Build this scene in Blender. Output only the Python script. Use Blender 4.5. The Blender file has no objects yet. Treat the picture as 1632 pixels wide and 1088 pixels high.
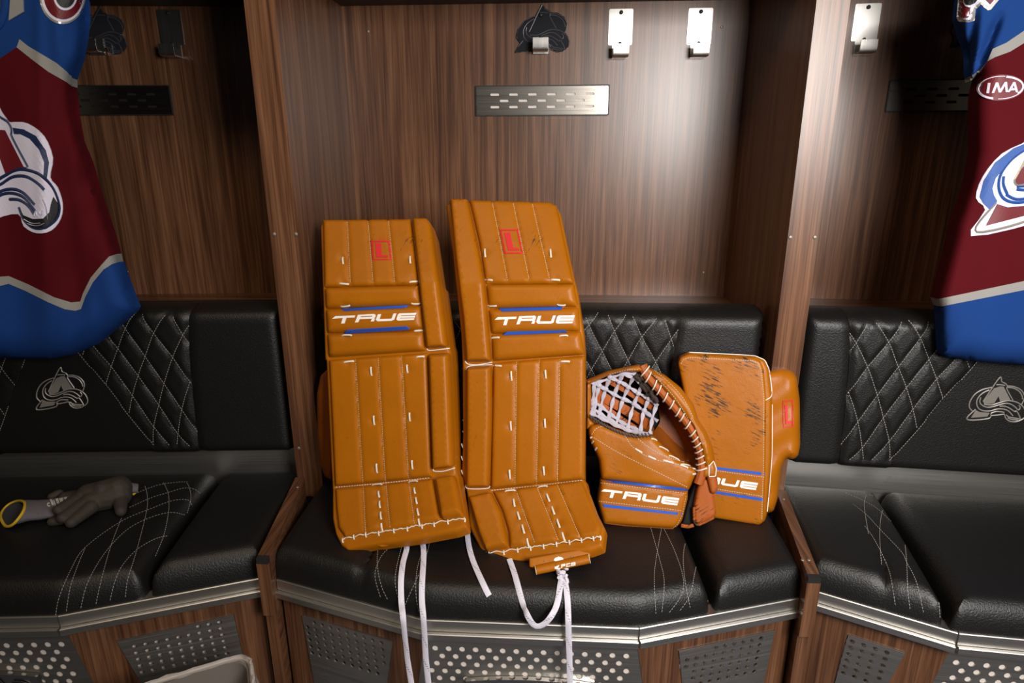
import bpy, bmesh, math, random
import numpy as np
from mathutils import Vector, Matrix
from mathutils.geometry import delaunay_2d_cdt
from mathutils.bvhtree import BVHTree

random.seed(7)
SC = bpy.context.scene
COL = SC.collection
# ------------------------------------------------------------------ camera
ZL = 0.82                                   # height of the ledge above the floor
FOC, PITCH, YAW, ROLL = 1014.16, 0.2939, -0.0590, -0.0030
CAM = np.array([0.0256, -1.3731, 0.4059 + ZL])
def _axes():
    cy, sy = math.cos(YAW), math.sin(YAW)
    f0 = np.array([sy, cy, 0.]); r = np.array([cy, -sy, 0.]); u0 = np.array([0, 0, 1.])
    f = f0 * math.cos(PITCH) - u0 * math.sin(PITCH)
    u = u0 * math.cos(PITCH) + f0 * math.sin(PITCH)
    c, s = math.cos(ROLL), math.sin(ROLL)
    return r * c + u * s, u * c - r * s, f
AR, AU, AF = _axes()
cd = bpy.data.cameras.new('camera')
cam = bpy.data.objects.new('camera', cd); COL.objects.link(cam)
cd.sensor_width = 36.0; cd.lens = FOC * 36.0 / 1632.0; cd.clip_start = 0.02
m = Matrix.Identity(4)
for i in range(3):
    m[i][0], m[i][1], m[i][2], m[i][3] = AR[i], AU[i], -AF[i], CAM[i]
cam.matrix_world = m
SC.camera = cam
# ------------------------------------------------------------------ light
w = bpy.data.worlds.new('room'); SC.world = w; w.use_nodes = True
bg = w.node_tree.nodes['Background']; bg.inputs[0].default_value = (1.0, 0.86, 0.72, 1); bg.inputs[1].default_value = 0.045
def area(name, loc, aim, size, power, col, sy=None, spread=180):
    l = bpy.data.lights.new(name, 'AREA'); l.energy = power; l.color = col; l.size = size
    if sy: l.shape = 'RECTANGLE'; l.size_y = sy
    l.spread = math.radians(spread)
    o = bpy.data.objects.new(name, l); COL.objects.link(o); o.location = loc
    o.rotation_euler = (Vector(aim) - Vector(loc)).to_track_quat('-Z', 'Y').to_euler()
    return o
area('photo_flash', (0.84, -1.62, 1.50), (0.38, 0.1, 0.85), 0.66, 28, (1.0, 0.965, 0.93), spread=130)
area('ceiling_light', (-0.5, -1.3, 2.75), (-0.4, -0.5, 0), 1.1, 15, (1.0, 0.80, 0.56), 0.5)
SC.view_settings.view_transform = 'Standard'; SC.view_settings.look = 'None'
SC.view_settings.exposure = 0.0; SC.view_settings.gamma = 1.0; SC.view_settings.use_curve_mapping = False
# ------------------------------------------------------------------ pixel maths
def ray(p):
    p = np.atleast_2d(np.asarray(p, float))
    return AF[None] + ((p[:, 0] - 816) / FOC)[:, None] * AR[None] + ((544 - p[:, 1]) / FOC)[:, None] * AU[None]
def at_plane(p, P0, N):
    d = ray(p); N = np.asarray(N, float)
    t = ((np.asarray(P0, float) - CAM) @ N) / (d @ N)
    return CAM + d * t[:, None]
def at_Y(p, Y):
    d = ray(p); t = (np.asarray(Y, float) - CAM[1]) / d[:, 1]
    return CAM + d * t[:, None]
def at_Z(p, Z):
    d = ray(p); t = (Z - CAM[2]) / d[:, 2]
    return CAM + d * t[:, None]
def proj(P):
    d = np.atleast_2d(P) - CAM; z = d @ AF
    return np.stack([816 + FOC * (d @ AR) / z, 544 - FOC * (d @ AU) / z], 1)
# crop coordinates (a zoomed view of the photograph) to photograph pixels
def crop(x0, y0, k):
    return lambda *pts: [(x0 + k * a, y0 + k * b) for a, b in pts]
# ------------------------------------------------------------------ objects
ORG = {}
def thing(name, label, cat, loc=(0, 0, 0), group=None, kind=None):
    o = bpy.data.objects.new(name, None); COL.objects.link(o); o.location = loc; o.empty_display_size = 0.05
    ORG[o.name] = np.array(loc, float); tag(o, label, cat, group, kind)
    return o
def tag(o, label=None, cat=None, group=None, kind=None):
    if label: o['label'] = label
    if cat: o['category'] = cat
    if group: o['group'] = group
    if kind: o['kind'] = kind
    return o
def mesh(name, V, F, mat, parent=None, smooth=35, label=None):
    V = np.asarray(V, float).reshape(-1, 3)
    if parent is None:
        lo, hi = V.min(0), V.max(0); org = np.array([(lo[0] + hi[0]) / 2, (lo[1] + hi[1]) / 2, lo[2]])
    else: org = ORG[parent.name]
    me = bpy.data.meshes.new(name); me.from_pydata((V - org).tolist(), [], [tuple(int(i) for i in f) for f in F])
    me.materials.append(mat)
    if smooth:
        me.polygons.foreach_set('use_smooth', [True] * len(me.polygons))
        me.set_sharp_from_angle(angle=math.radians(smooth))
    me.update()
    o = bpy.data.objects.new(name, me); COL.objects.link(o)
    if parent is None: o.location = org
    else: o.parent = parent
    ORG[o.name] = org
    if label: o['label'] = label
    return o
def fixn(V, F):
    bm = bmesh.new(); vs = [bm.verts.new(v) for v in V]
    for f in F:
        try: bm.faces.new([vs[i] for i in f])
        except ValueError: pass
    bmesh.ops.recalc_face_normals(bm, faces=bm.faces)
    bm.verts.index_update()
    V2 = [tuple(v.co) for v in bm.verts]; F2 = [[v.index for v in f.verts] for f in bm.faces]; bm.free()
    return V2, F2
class MB:
    """collects simple solids in world space for ONE part"""
    def __init__(s): s.V = []; s.F = []
    def add(s, V, F):
        k = len(s.V); s.V += [tuple(v) for v in V]; s.F += [tuple(i + k for i in f) for f in F]; return s
    def box(s, lo, hi, T=None):
        x0, y0, z0 = lo; x1, y1, z1 = hi
        V = [(x0,y0,z0),(x1,y0,z0),(x1,y1,z0),(x0,y1,z0),(x0,y0,z1),(x1,y0,z1),(x1,y1,z1),(x0,y1,z1)]
        if T: V = [T(*v) for v in V]
        return s.add(V, [(0,3,2,1),(4,5,6,7),(0,1,5,4),(1,2,6,5),(2,3,7,6),(3,0,4,7)])
    def prism(s, poly, a, b):
        """poly: list of 3D points (outline), a,b: offset vectors of both caps"""
        n = len(poly); a = np.asarray(a, float); b = np.asarray(b, float)
        P = [np.asarray(p, float) for p in poly]
        V = [tuple(p + a) for p in P] + [tuple(p + b) for p in P]
        F = [tuple(range(n))[::-1], tuple(range(n, 2 * n))] + [(i, (i + 1) % n, n + (i + 1) % n, n + i) for i in range(n)]
        V, F = fixn(V, F); return s.add(V, F)
    def tube(s, pts, r, sides=6, flat=None, caps=True, up=None):
        """sweep; r scalar or list; flat=(w,h) gives an elliptical section (w along side, h along up)"""
        P = [np.asarray(p, float) for p in pts]; n = len(P); T = []
        for i in range(n):
            t = P[min(i + 1, n - 1)] - P[max(i - 1, 0)]; L = np.linalg.norm(t); T.append(t / L if L > 1e-9 else np.array([0, 0, 1.]))
        ref = None; rings = []
        for i in range(n):
            if up is not None: u = np.asarray(up[i] if np.ndim(up) == 2 else up, float)
            elif ref is None: u = np.array([0, 0, 1.]) if abs(T[i][2]) < .9 else np.array([0, 1., 0])
            else: u = ref
            u = u - T[i] * (u @ T[i]); u /= max(np.linalg.norm(u), 1e-9); ref = u
            sd = np.cross(T[i], u)
            rr = r[i] if np.ndim(r) else r
            w_, h_ = (flat if flat else (1, 1))
            if flat and np.ndim(flat) == 2: w_, h_ = flat[i]
            rings.append([tuple(P[i] + rr * (math.cos(q) * sd * w_ + math.sin(q) * u * h_)) for q in [2 * math.pi * k / sides + math.pi / sides for k in range(sides)]])
        V = [v for rg in rings for v in rg]; F = []
        for i in range(n - 1):
            for k in range(sides):
                a, b = i * sides + k, i * sides + (k + 1) % sides
                F.append((a, b, b + sides, a + sides))
        if caps: F += [tuple(range(sides))[::-1], tuple(range((n - 1) * sides, n * sides))]
        return s.add(V, F)
    def ball(s, c, r, seg=10, rings=6, T=None):
        V = []; F = []
        rx, ry, rz = (r, r, r) if np.ndim(r) == 0 else r
        for i in range(rings + 1):
            a = math.pi * i / rings
            for k in range(seg):
                b = 2 * math.pi * k / seg
                v = np.array([rx * math.sin(a) * math.cos(b), ry * math.sin(a) * math.sin(b), rz * math.cos(a)])
                if T is not None: v = T @ v
                V.append(tuple(v + np.asarray(c)))
        for i in range(rings):
            for k in range(seg):
                F.append((i * seg + k, (i + 1) * seg + k, (i + 1) * seg + (k + 1) % seg, i * seg + (k + 1) % seg))
        return s.add(V, F)
    def build(s, name, mat, parent=None, smooth=35, label=None):
        return mesh(name, s.V, s.F, mat, parent, smooth, label)
# ------------------------------------------------------------------ 2D outlines to solids
def dens(loop, step, closed=True):
    P = [np.asarray(p, float) for p in loop]; out = []
    for i in range(len(P) if closed else len(P) - 1):
        a, b = P[i], P[(i + 1) % len(P)]; n = max(1, int(math.ceil(np.linalg.norm(b - a) / step)))
        for k in range(n): out.append(a + (b - a) * k / n)
    if not closed: out.append(P[-1])
    return np.array(out)
def spline(pts, n=8, closed=False):
    """Catmull-Rom through the points"""
    P = [np.asarray(p, float) for p in pts]; N = len(P); out = []
    for i in range(N if closed else N - 1):
        if closed: a, b, c, d = P[i - 1], P[i], P[(i + 1) % N], P[(i + 2) % N]
        else: a, b, c, d = P[max(i - 1, 0)], P[i], P[i + 1], P[min(i + 2, N - 1)]
        for k in range(n):
            t = k / n
            out.append(.5 * ((2 * b) + (c - a) * t + (2 * a - 5 * b + 4 * c - d) * t * t + (3 * b - a - 3 * c + d) * t ** 3))
    if not closed: out.append(P[-1])
    return np.array(out)
def inside(pts, loops):
    x, y = pts[:, 0], pts[:, 1]; r = np.zeros(len(pts), bool)
    for L in loops:
        a = np.asarray(L); b = np.roll(a, -1, 0)
        for (x0, y0), (x1, y1) in zip(a, b):
            c = ((y0 > y) != (y1 > y))
            if y1 != y0: r ^= c & (x < (x1 - x0) * (y - y0) / (y1 - y0) + x0)
    return r
def dist_to(pts, loops, closed=True):
    D = np.full(len(pts), 1e9)
    for L in loops:
        a = np.asarray(L, float)
        b = np.roll(a, -1, 0) if closed else a[1:]
        if not closed: a = a[:-1]
        for p, q in zip(a, b):
            v = q - p; L2 = max(v @ v, 1e-12)
            t = np.clip(((pts - p) @ v) / L2, 0, 1)
            D = np.minimum(D, np.linalg.norm(pts - (p + t[:, None] * v), axis=1))
    return D
def rnd(loop, r, n=5):
    """round the corners of a polygon; r scalar or one per corner"""
    P = [np.asarray(p, float) for p in loop]; N = len(P); out = []
    for i in range(N):
        ri = r[i] if np.ndim(r) else r
        a, b, c = P[i - 1], P[i], P[(i + 1) % N]
        u, v = a - b, c - b; lu, lv = np.linalg.norm(u), np.linalg.norm(v); k = min(ri, lu * .49, lv * .49)
        if k <= 1e-6: out.append(b); continue
        p, q = b + u / lu * k, b + v / lv * k
        for j in range(n + 1):
            t = j / n; out.append((1 - t) ** 2 * p + 2 * t * (1 - t) * b + t * t * q)
    return np.array(out)
def tri2d(loops, step, r=None, grid=True, bstep=None):
    """constrained triangulation of an outline with holes -> points, triangles, number of boundary points, loops"""
    LB = [dens(L, bstep or step) for L in loops]
    B = np.concatenate(LB); edges = []; k = 0
    for L in LB:
        n = len(L); edges += [(k + i, k + (i + 1) % n) for i in range(n)]; k += n
    pts = [B]
    if grid:
        lo, hi = B.min(0), B.max(0)
        gx = np.arange(lo[0] + step * .5, hi[0], step); gy = np.arange(lo[1] + step * .5, hi[1], step * .87)
        if len(gx) and len(gy):
            X, Y = np.meshgrid(gx, gy); X[1::2] += step * .5
            G = np.stack([X.ravel(), Y.ravel()], 1); G = G[inside(G, LB)]
            if len(G):
                d = dist_to(G, LB); G = G[d > (max(step * .5, (r or 0) * 1.15) if r else step * .5)]; pts.append(G)
        if r:
            for L in LB:
                t = np.roll(L, -1, 0) - np.roll(L, 1, 0); t /= np.maximum(np.linalg.norm(t, axis=1), 1e-9)[:, None]
                nn = np.stack([-t[:, 1], t[:, 0]], 1)
                for f in (.1, .3, .62, 1.0):
                    for sg in (1, -1):
                        Q = L + nn * (sg * f * r); ok = inside(Q, LB)
                        if ok.any():
                            Q = Q[ok]; Q = Q[dist_to(Q, LB) > f * r * .93]
                            if len(Q): pts.append(Q)
    A = np.concatenate(pts)
    res = delaunay_2d_cdt([Vector(p) for p in A], edges, [], 0, 1e-7)
    V = np.array([tuple(v) for v in res[0]])
    T = np.array([f for f in res[2] if len(f) == 3])
    c = V[T].mean(1); T = T[inside(c, LB)]
    a, b, c = V[T[:, 0]], V[T[:, 1]], V[T[:, 2]]
    ar = (b[:, 0] - a[:, 0]) * (c[:, 1] - a[:, 1]) - (b[:, 1] - a[:, 1]) * (c[:, 0] - a[:, 0])
    T = T[np.abs(ar) > 1e-10]
    return V, T, LB
def patch(name, loops, M, mat, parent=None, h=0., r=None, t=.002, step=8., hf=None, outline=None, smooth=40, label=None, grid=True, bstep=None, skirt=True):
    """a solid panel: the outline lies in any 2D chart, M maps the chart to (points, normals);
    h,r: puffed height and the radius over which the rim rounds off; hf: extra height; t: thickness behind"""
    if not isinstance(loops, list) or np.ndim(loops[0]) == 1: loops = [loops]
    loops = [np.asarray(L, float) for L in loops]
    V, T, LB = tri2d(loops, step, r if h and outline is None else None, grid, bstep)
    H = np.zeros(len(V))
    if h:
        d = dist_to(V, [np.asarray(outline, float)] if outline is not None else LB)
        k = 1 - np.clip(d / r, 0, 1); H = h * np.sqrt(np.maximum(0, 1 - k * k))
    if hf is not None: H = H + hf(V)
    P, N = M(V)
    top = M.lift(V, H) if hasattr(M, 'lift') else P + N * H[:, None]; bot = P - N * (t(V)[:, None] if callable(t) else t)
    # orientation
    a = top[T]; fn = np.cross(a[:, 1] - a[:, 0], a[:, 2] - a[:, 0]); flip = (fn * N[T[:, 0]]).sum(1).sum() < 0
    # make each chart triangle consistently oriented first
    c = V[T]; ar = (c[:,1,0]-c[:,0,0])*(c[:,2,1]-c[:,0,1])-(c[:,1,1]-c[:,0,1])*(c[:,2,0]-c[:,0,0])
    T = np.where((ar < 0)[:, None], T[:, ::-1], T)
    a = top[T]; fn = np.cross(a[:, 1] - a[:, 0], a[:, 2] - a[:, 0])
    if (fn * N[T[:, 0]]).sum() < 0: T = T[:, ::-1]
    n = len(V); F = [tuple(f) for f in T] + [tuple(f[::-1] + n) for f in T]
    E = {}
    for f in T:
        for i in range(3):
            e = (int(f[i]), int(f[(i + 1) % 3])); E[e] = E.get(e, 0) + 1
    for (i, j) in list(E):
        if (j, i) not in E: F.append((j, i, i + n, j + n))
    return mesh(name, np.concatenate([top, bot]), F, mat, parent, smooth, label)
def M_plane(O, X, Y, N):
    O, X, Y, N = [np.asarray(v, float) for v in (O, X, Y, N)]
    return lambda p: (O + p[:, :1] * X + p[:, 1:] * Y, np.tile(N, (len(p), 1)))
def M_pxplane(P0, N):
    N = np.asarray(N, float); N = N / np.linalg.norm(N)
    def f(p): return at_plane(p, P0, N), np.tile(N, (len(p), 1))
    def lift(p, H):
        d = ray(p); t = ((np.asarray(P0, float) - CAM) @ N + H) / (d @ N); return CAM + d * t[:, None]
    f.lift = lift
    return f
def M_pxfn(fn, N):
    """pixel chart on a surface given as distance along world y; fn(p)->Y"""
    N = np.asarray(N, float); N = N / np.linalg.norm(N)
    return lambda p: (at_Y(p, fn(p)), np.tile(N, (len(p), 1)))
def bvh(objs):
    V = []; F = []
    for o in objs:
        k = len(V); og = ORG[o.name]
        V += [Vector(v.co) + Vector(og) for v in o.data.vertices]; F += [[i + k for i in f.vertices] for f in o.data.polygons]
    return BVHTree.FromPolygons(V, F)
def cast(tree, p, off=0.):
    """the point of the built surface seen at pixel p, and its normal"""
    P = []; N = []; last = None
    c = Vector(CAM)
    for d in ray(p):
        d = Vector(d).normalized(); loc, nor, i, ds = tree.ray_cast(c, d)
        if loc is None:
            t = (last - c).length if last else 1.4
            loc, nor, i, ds = tree.find_nearest(c + d * t)
        if nor.dot(d) > 0: nor = -nor
        last = loc; P.append(loc); N.append(nor)
    P = np.array([tuple(v) for v in P]); N = np.array([tuple(v) for v in N])
    return P + N * off, N
def M_cast(tree, off=0.0004, avg=True):
    def f(p):
        P, N = cast(tree, p)
        if avg:
            n = N.mean(0); n /= np.linalg.norm(n); N = np.tile(n, (len(p), 1))
        return P + N * off, N
    return f
def smoothN(N, k=3):
    A = N.copy()
    for i in range(len(N)): A[i] = N[max(0, i - k):i + k + 1].mean(0)
    return A / np.maximum(np.linalg.norm(A, axis=1), 1e-9)[:, None]
def resample(P, step):
    d = np.r_[0, np.cumsum(np.linalg.norm(np.diff(P, axis=0), axis=1))]; n = max(2, int(d[-1] / step) + 1)
    s = np.linspace(0, d[-1], n); return np.stack([np.interp(s, d, P[:, k]) for k in range(P.shape[1])], 1)
def add_dashes(mb, P, N, L=.0048, gap=.0022, wd=.0009, hg=.0009):
    """stitch dashes lying on a 3D polyline"""
    Q = np.concatenate([P, N], 1)
    d = np.r_[0, np.cumsum(np.linalg.norm(np.diff(P, axis=0), axis=1))]; s = 0.
    while s + L < d[-1]:
        a = np.array([np.interp(s, d, Q[:, k]) for k in range(6)]); b = np.array([np.interp(s + L, d, Q[:, k]) for k in range(6)])
        t = b[:3] - a[:3]; l = np.linalg.norm(t)
        if l > 1e-6:
            t /= l; n = a[3:] + b[3:]; n -= t * (n @ t); n /= max(np.linalg.norm(n), 1e-9); sd = np.cross(t, n) * wd * .5
            m_ = (a[:3] + b[:3]) / 2
            V = [a[:3] - sd, a[:3] + sd, m_ - sd + n * hg, m_ + sd + n * hg, b[:3] - sd, b[:3] + sd]
            mb.add(V, [(0, 1, 3, 2), (2, 3, 5, 4), (0, 2, 4), (1, 5, 3)])
        s += L + gap
def stitch(mb, tree, lines, smooth=True, **kw):
    for ln in lines:
        p = spline(ln, 6) if smooth and len(ln) > 2 else np.asarray(ln, float)
        p = resample(p, 3.0); runs = [[]]; c = Vector(CAM)
        for d in ray(p):
            loc, nor, i, ds = tree.ray_cast(c, Vector(d).normalized())
            if loc is None or (runs[-1] and (loc - runs[-1][-1][0]).length > .016): runs.append([])
            if loc is not None: runs[-1].append((loc, nor))
        for r in runs:
            if len(r) < 3: continue
            P = np.array([tuple(a) for a, b in r]); N = smoothN(np.array([tuple(b) for a, b in r])); add_dashes(mb, P + N * .0002, N, **kw)
# ------------------------------------------------------------------ materials
def nt(name):
    m = bpy.data.materials.new(name); m.use_nodes = True; t = m.node_tree
    return m, t, t.nodes['Principled BSDF']
def L(*c): return tuple(((v / 255) / 12.92 if v / 255 <= .04045 else ((v / 255 + .055) / 1.055) ** 2.4) for v in c) + (1,)
def plain(name, col, rough=.5, metal=0., spec=.5, bump=None, var=None, sheen=0, coat=0, emis=None):
    """bump=(scale,strength,dist[,stretch]); var=(scale,amount)"""
    m, t, b = nt(name); n = t.nodes; l = t.links
    b.inputs['Base Color'].default_value = col; b.inputs['Roughness'].default_value = rough; b.inputs['Metallic'].default_value = metal
    b.inputs['Specular IOR Level'].default_value = spec
    if sheen: b.inputs['Sheen Weight'].default_value = sheen
    if coat: b.inputs['Coat Weight'].default_value = coat; b.inputs['Coat Roughness'].default_value = .25
    tc = n.new('ShaderNodeTexCoord')
    if var:
        nz = n.new('ShaderNodeTexNoise'); nz.inputs['Scale'].default_value = var[0]; nz.inputs['Detail'].default_value = 5
        l.new(tc.outputs['Object'], nz.inputs['Vector'])
        mx = n.new('ShaderNodeMix'); mx.data_type = 'RGBA'
        a = var[1]
        mx.inputs['A'].default_value = tuple(c * (1 - a) for c in col[:3]) + (1,); mx.inputs['B'].default_value = tuple(min(1, c * (1 + a)) for c in col[:3]) + (1,)
        l.new(nz.outputs['Fac'], mx.inputs['Factor']); l.new(mx.outputs['Result'], b.inputs['Base Color'])
    if bump:
        nz = n.new('ShaderNodeTexNoise'); nz.inputs['Scale'].default_value = bump[0]; nz.inputs['Detail'].default_value = 3
        if len(bump) > 3:
            mp = n.new('ShaderNodeMapping'); mp.inputs['Scale'].default_value = bump[3]; l.new(tc.outputs['Object'], mp.inputs['Vector']); l.new(mp.outputs['Vector'], nz.inputs['Vector'])
        else: l.new(tc.outputs['Object'], nz.inputs['Vector'])
        bp = n.new('ShaderNodeBump'); bp.inputs['Strength'].default_value = bump[1]; bp.inputs['Distance'].default_value = bump[2]
        l.new(nz.outputs['Fac'], bp.inputs['Height']); l.new(bp.outputs['Normal'], b.inputs['Normal'])
    return m
def wood(name, axis, dark, mid, light, rough=.33):
    m, t, b = nt(name); n = t.nodes; l = t.links
    tc = n.new('ShaderNodeTexCoord')
    def mp(sc):
        q = n.new('ShaderNodeMapping'); s = [sc, sc, sc]; s[axis] = sc * .022; q.inputs['Scale'].default_value = s
        l.new(tc.outputs['Object'], q.inputs['Vector']); return q
    warp = n.new('ShaderNodeTexNoise'); warp.inputs['Scale'].default_value = 1.0; warp.inputs['Detail'].default_value = 2
    l.new(mp(9).outputs[0], warp.inputs['Vector'])
    q = mp(60)
    add = n.new('ShaderNodeVectorMath'); add.operation = 'MULTIPLY_ADD'; add.inputs[1].default_value = (5, 5, 5)
    l.new(warp.outputs['Color'], add.inputs[0]); l.new(q.outputs[0], add.inputs[2])
    n1 = n.new('ShaderNodeTexNoise'); n1.inputs['Scale'].default_value = 1.; n1.inputs['Detail'].default_value = 6; n1.inputs['Roughness'].default_value = .62
    l.new(add.outputs[0], n1.inputs['Vector'])
    n2 = n.new('ShaderNodeTexNoise'); n2.inputs['Scale'].default_value = 1.; n2.inputs['Detail'].default_value = 4
    l.new(mp(260).outputs[0], n2.inputs['Vector'])
    r = n.new('ShaderNodeValToRGB'); e = r.color_ramp.elements
    e[0].position = .33; e[0].color = dark; e[1].position = .68; e[1].color = light
    x = r.color_ramp.elements.new(.5); x.color = mid
    l.new(n1.outputs['Fac'], r.inputs['Fac'])
    r2 = n.new('ShaderNodeValToRGB'); r2.color_ramp.elements[0].position = .34; r2.color_ramp.elements[0].color = (.55, .52, .5, 1); r2.color_ramp.elements[1].position = .6
    l.new(n2.outputs['Fac'], r2.inputs['Fac'])
    mx = n.new('ShaderNodeMix'); mx.data_type = 'RGBA'; mx.blend_type = 'MULTIPLY'; mx.inputs['Factor'].default_value = .95
    l.new(r.outputs[0], mx.inputs['A']); l.new(r2.outputs[0], mx.inputs['B']); l.new(mx.outputs['Result'], b.inputs['Base Color'])
    b.inputs['Roughness'].default_value = rough; b.inputs['Specular IOR Level'].default_value = .6
    bp = n.new('ShaderNodeBump'); bp.inputs['Strength'].default_value = .12; bp.inputs['Distance'].default_value = .0006
    l.new(n2.outputs['Fac'], bp.inputs['Height']); l.new(bp.outputs[0], b.inputs['Normal'])
    return m
WD, WM, WL = L(76, 46, 31), L(107, 71, 48), L(132, 92, 66)
wood_v = wood('walnut_laminate', 2, WD, WM, WL)
wood_y = wood('walnut_laminate_deep', 1, WD, WM, WL)
wood_x = wood('walnut_laminate_wide', 0, WD, WM, WL)
def brushed(name, col, rough, stretch, st=.25):
    m, t, b = nt(name); n = t.nodes; l = t.links
    b.inputs['Base Color'].default_value = col; b.inputs['Metallic'].default_value = 1.; b.inputs['Roughness'].default_value = rough
    tc = n.new('ShaderNodeTexCoord'); mp = n.new('ShaderNodeMapping'); mp.inputs['Scale'].default_value = stretch
    nz = n.new('ShaderNodeTexNoise'); nz.inputs['Scale'].default_value = 1.; nz.inputs['Detail'].default_value = 4
    l.new(tc.outputs['Object'], mp.inputs['Vector']); l.new(mp.outputs[0], nz.inputs['Vector'])
    mr = n.new('ShaderNodeMapRange'); mr.inputs['To Min'].default_value = rough * .7; mr.inputs['To Max'].default_value = rough * 1.35
    l.new(nz.outputs['Fac'], mr.inputs['Value']); l.new(mr.outputs[0], b.inputs['Roughness'])
    bp = n.new('ShaderNodeBump'); bp.inputs['Strength'].default_value = st; bp.inputs['Distance'].default_value = .0002
    l.new(nz.outputs['Fac'], bp.inputs['Height']); l.new(bp.outputs[0], b.inputs['Normal'])
    return m
steel = brushed('brushed_steel', L(200, 197, 192), .40, (3, 3, 900))
vent_steel = brushed('vent_steel', L(160, 154, 146), .24, (3, 3, 700), .1)
steel_v = brushed('brushed_steel_upright', L(190, 187, 182), .3, (700, 700, 4))
steel_plate = brushed('smooth_steel_sheet', L(186, 182, 176), .46, (4, 4, 300), .08)
chrome = plain('polished_steel', L(205, 203, 200), .12, 1.)
screw_m = plain('screw_steel', L(150, 144, 136), .55, .7)
dark_cap = plain('dark_plastic', L(34, 33, 33), .5)
white_back = plain('white_panel', L(226, 215, 205), .7)
dark_in = plain('dark_cavity', L(30, 24, 20), .9)
blk = plain('black_vinyl', L(16, 15, 15), .45, spec=.5, bump=(330, .75, .0012), var=(3, .15))
thread_w = plain('white_thread', L(196, 188, 174), .7)
thread_g = plain('grey_thread', L(150, 146, 140), .7)
carpet_m = plain('carpet', L(74, 76, 86), .95, bump=(300, .6, .003))
# ------------------------------------------------------------------ bays
ANG = math.radians(5); HW = {-1: .545, 0: .525, 1: .425}; HX = .5875
def bay_T(k):
    if k == 0: return lambda x, y, z: (x, y, z)
    c, s = math.cos(-ANG * k), math.sin(-ANG * k)
    def f(x, y, z):
        a = x + HW[k] * k; return (HX * k + a * c - y * s, a * s + y * c, z)
    return f
def bay_N(k):
    a = -ANG * k if k else 0.; return np.array([math.sin(a), -math.cos(a), 0.])      # towards the room
def bay_inv(k, P):
    P = np.atleast_2d(P)
    if k == 0: return P.copy()
    c, s = math.cos(-ANG * k), math.sin(-ANG * k)
    dx, dy = P[:, 0] - HX * k, P[:, 1]
    return np.stack([dx * c + dy * s - HW[k] * k, -dx * s + dy * c, P[:, 2]], 1)
def px_bay(k, pts, y):
    """photograph pixels to bay coordinates (x,z) on the upright plane at depth y"""
    return bay_inv(k, at_plane(pts, bay_T(k)(0, y, 0), bay_N(k)))[:, [0, 2]]
def px_seat(k, pts, z):
    return bay_inv(k, at_Z(pts, z))[:, :2]
def M_bay(k, y):
    T = bay_T(k); N = bay_N(k)
    return lambda p: (np.array([T(a, y, b) for a, b in p]), np.tile(N, (len(p), 1)))
def M_deck(k, z):
    T = bay_T(k)
    return lambda p: (np.array([T(a, b, z) for a, b in p]), np.tile(np.array([0, 0, 1.]), (len(p), 1)))
WHERE = {-1: 'left', 0: 'middle', 1: 'right'}
YB = .4413; ZT = ZL + .7633; ZS = .38; ZC = .452                  # back panel, shelf underside, seat deck, divider top
FC = .2; FYS = {-1: -.385, 0: -.385, 1: -.348}; FES = {-1: -.285, 0: -.285, 1: -.262}; FY, FE = -.385, -.285                                     # bench front: corner x, corner y, end y
# floor
mbf = MB().box((-6, -6, -.05), (6, 3, 0)); o = mbf.build('floor', carpet_m); tag(o, 'dark blue carpet floor in front of the bench', 'floor', kind='structure')
for k in (-1, 0, 1):
    T = bay_T(k); hw = HW[k]; ex = .07
    xl = -hw - (ex if k == 1 else 0) if k else -hw - .02
    xr = hw + (ex if k == -1 else 0) if k else hw + .02
    if k == -1: xl = -hw - .02
    if k == 1: xr = hw + .02
    lab = {-1: 'walnut locker stall holding the jersey at the left edge', 0: 'walnut locker stall behind the two tan leg pads', 1: 'walnut locker stall holding the jersey at the right edge'}[k]
    st = thing('locker_stall', lab, 'locker', T(0, YB, 0), 'walnut locker stalls')
    MB().box((xl, YB, ZL - .45), (xr, YB + .02, ZT + .35), T).build('back_panel', wood_v, st)
    MB().box((xl, .09, ZL - .022), (xr, YB, ZL), T).build('ledge', wood_x, st)
    MB().box((xl, .03, ZT), (xr, YB, ZT + .02), T).build('top_shelf', plain('perforated_shelf_%d' % (k + 1), L(52, 38, 28), .6, bump=(160, .6, .002)), st)
    MB().box((xl, .085, ZS - .05), (xr, .088, ZL - .26), T).build('steel_strip', steel, st, label='brushed steel strip between seat and backrest')
    # screws in the back panel
    for p in {-1: [(203, 433)], 0: [(587, 50), (1150, 43), (1121, 434)], 1: []}[k]:
        c = px_bay(k, [p], YB)[0]; P = np.array(T(c[0], YB - .0012, c[1]))
        MB().ball(P, (.0036, .0016, .0036), 10, 4).build('screw', screw_m, st)
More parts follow.
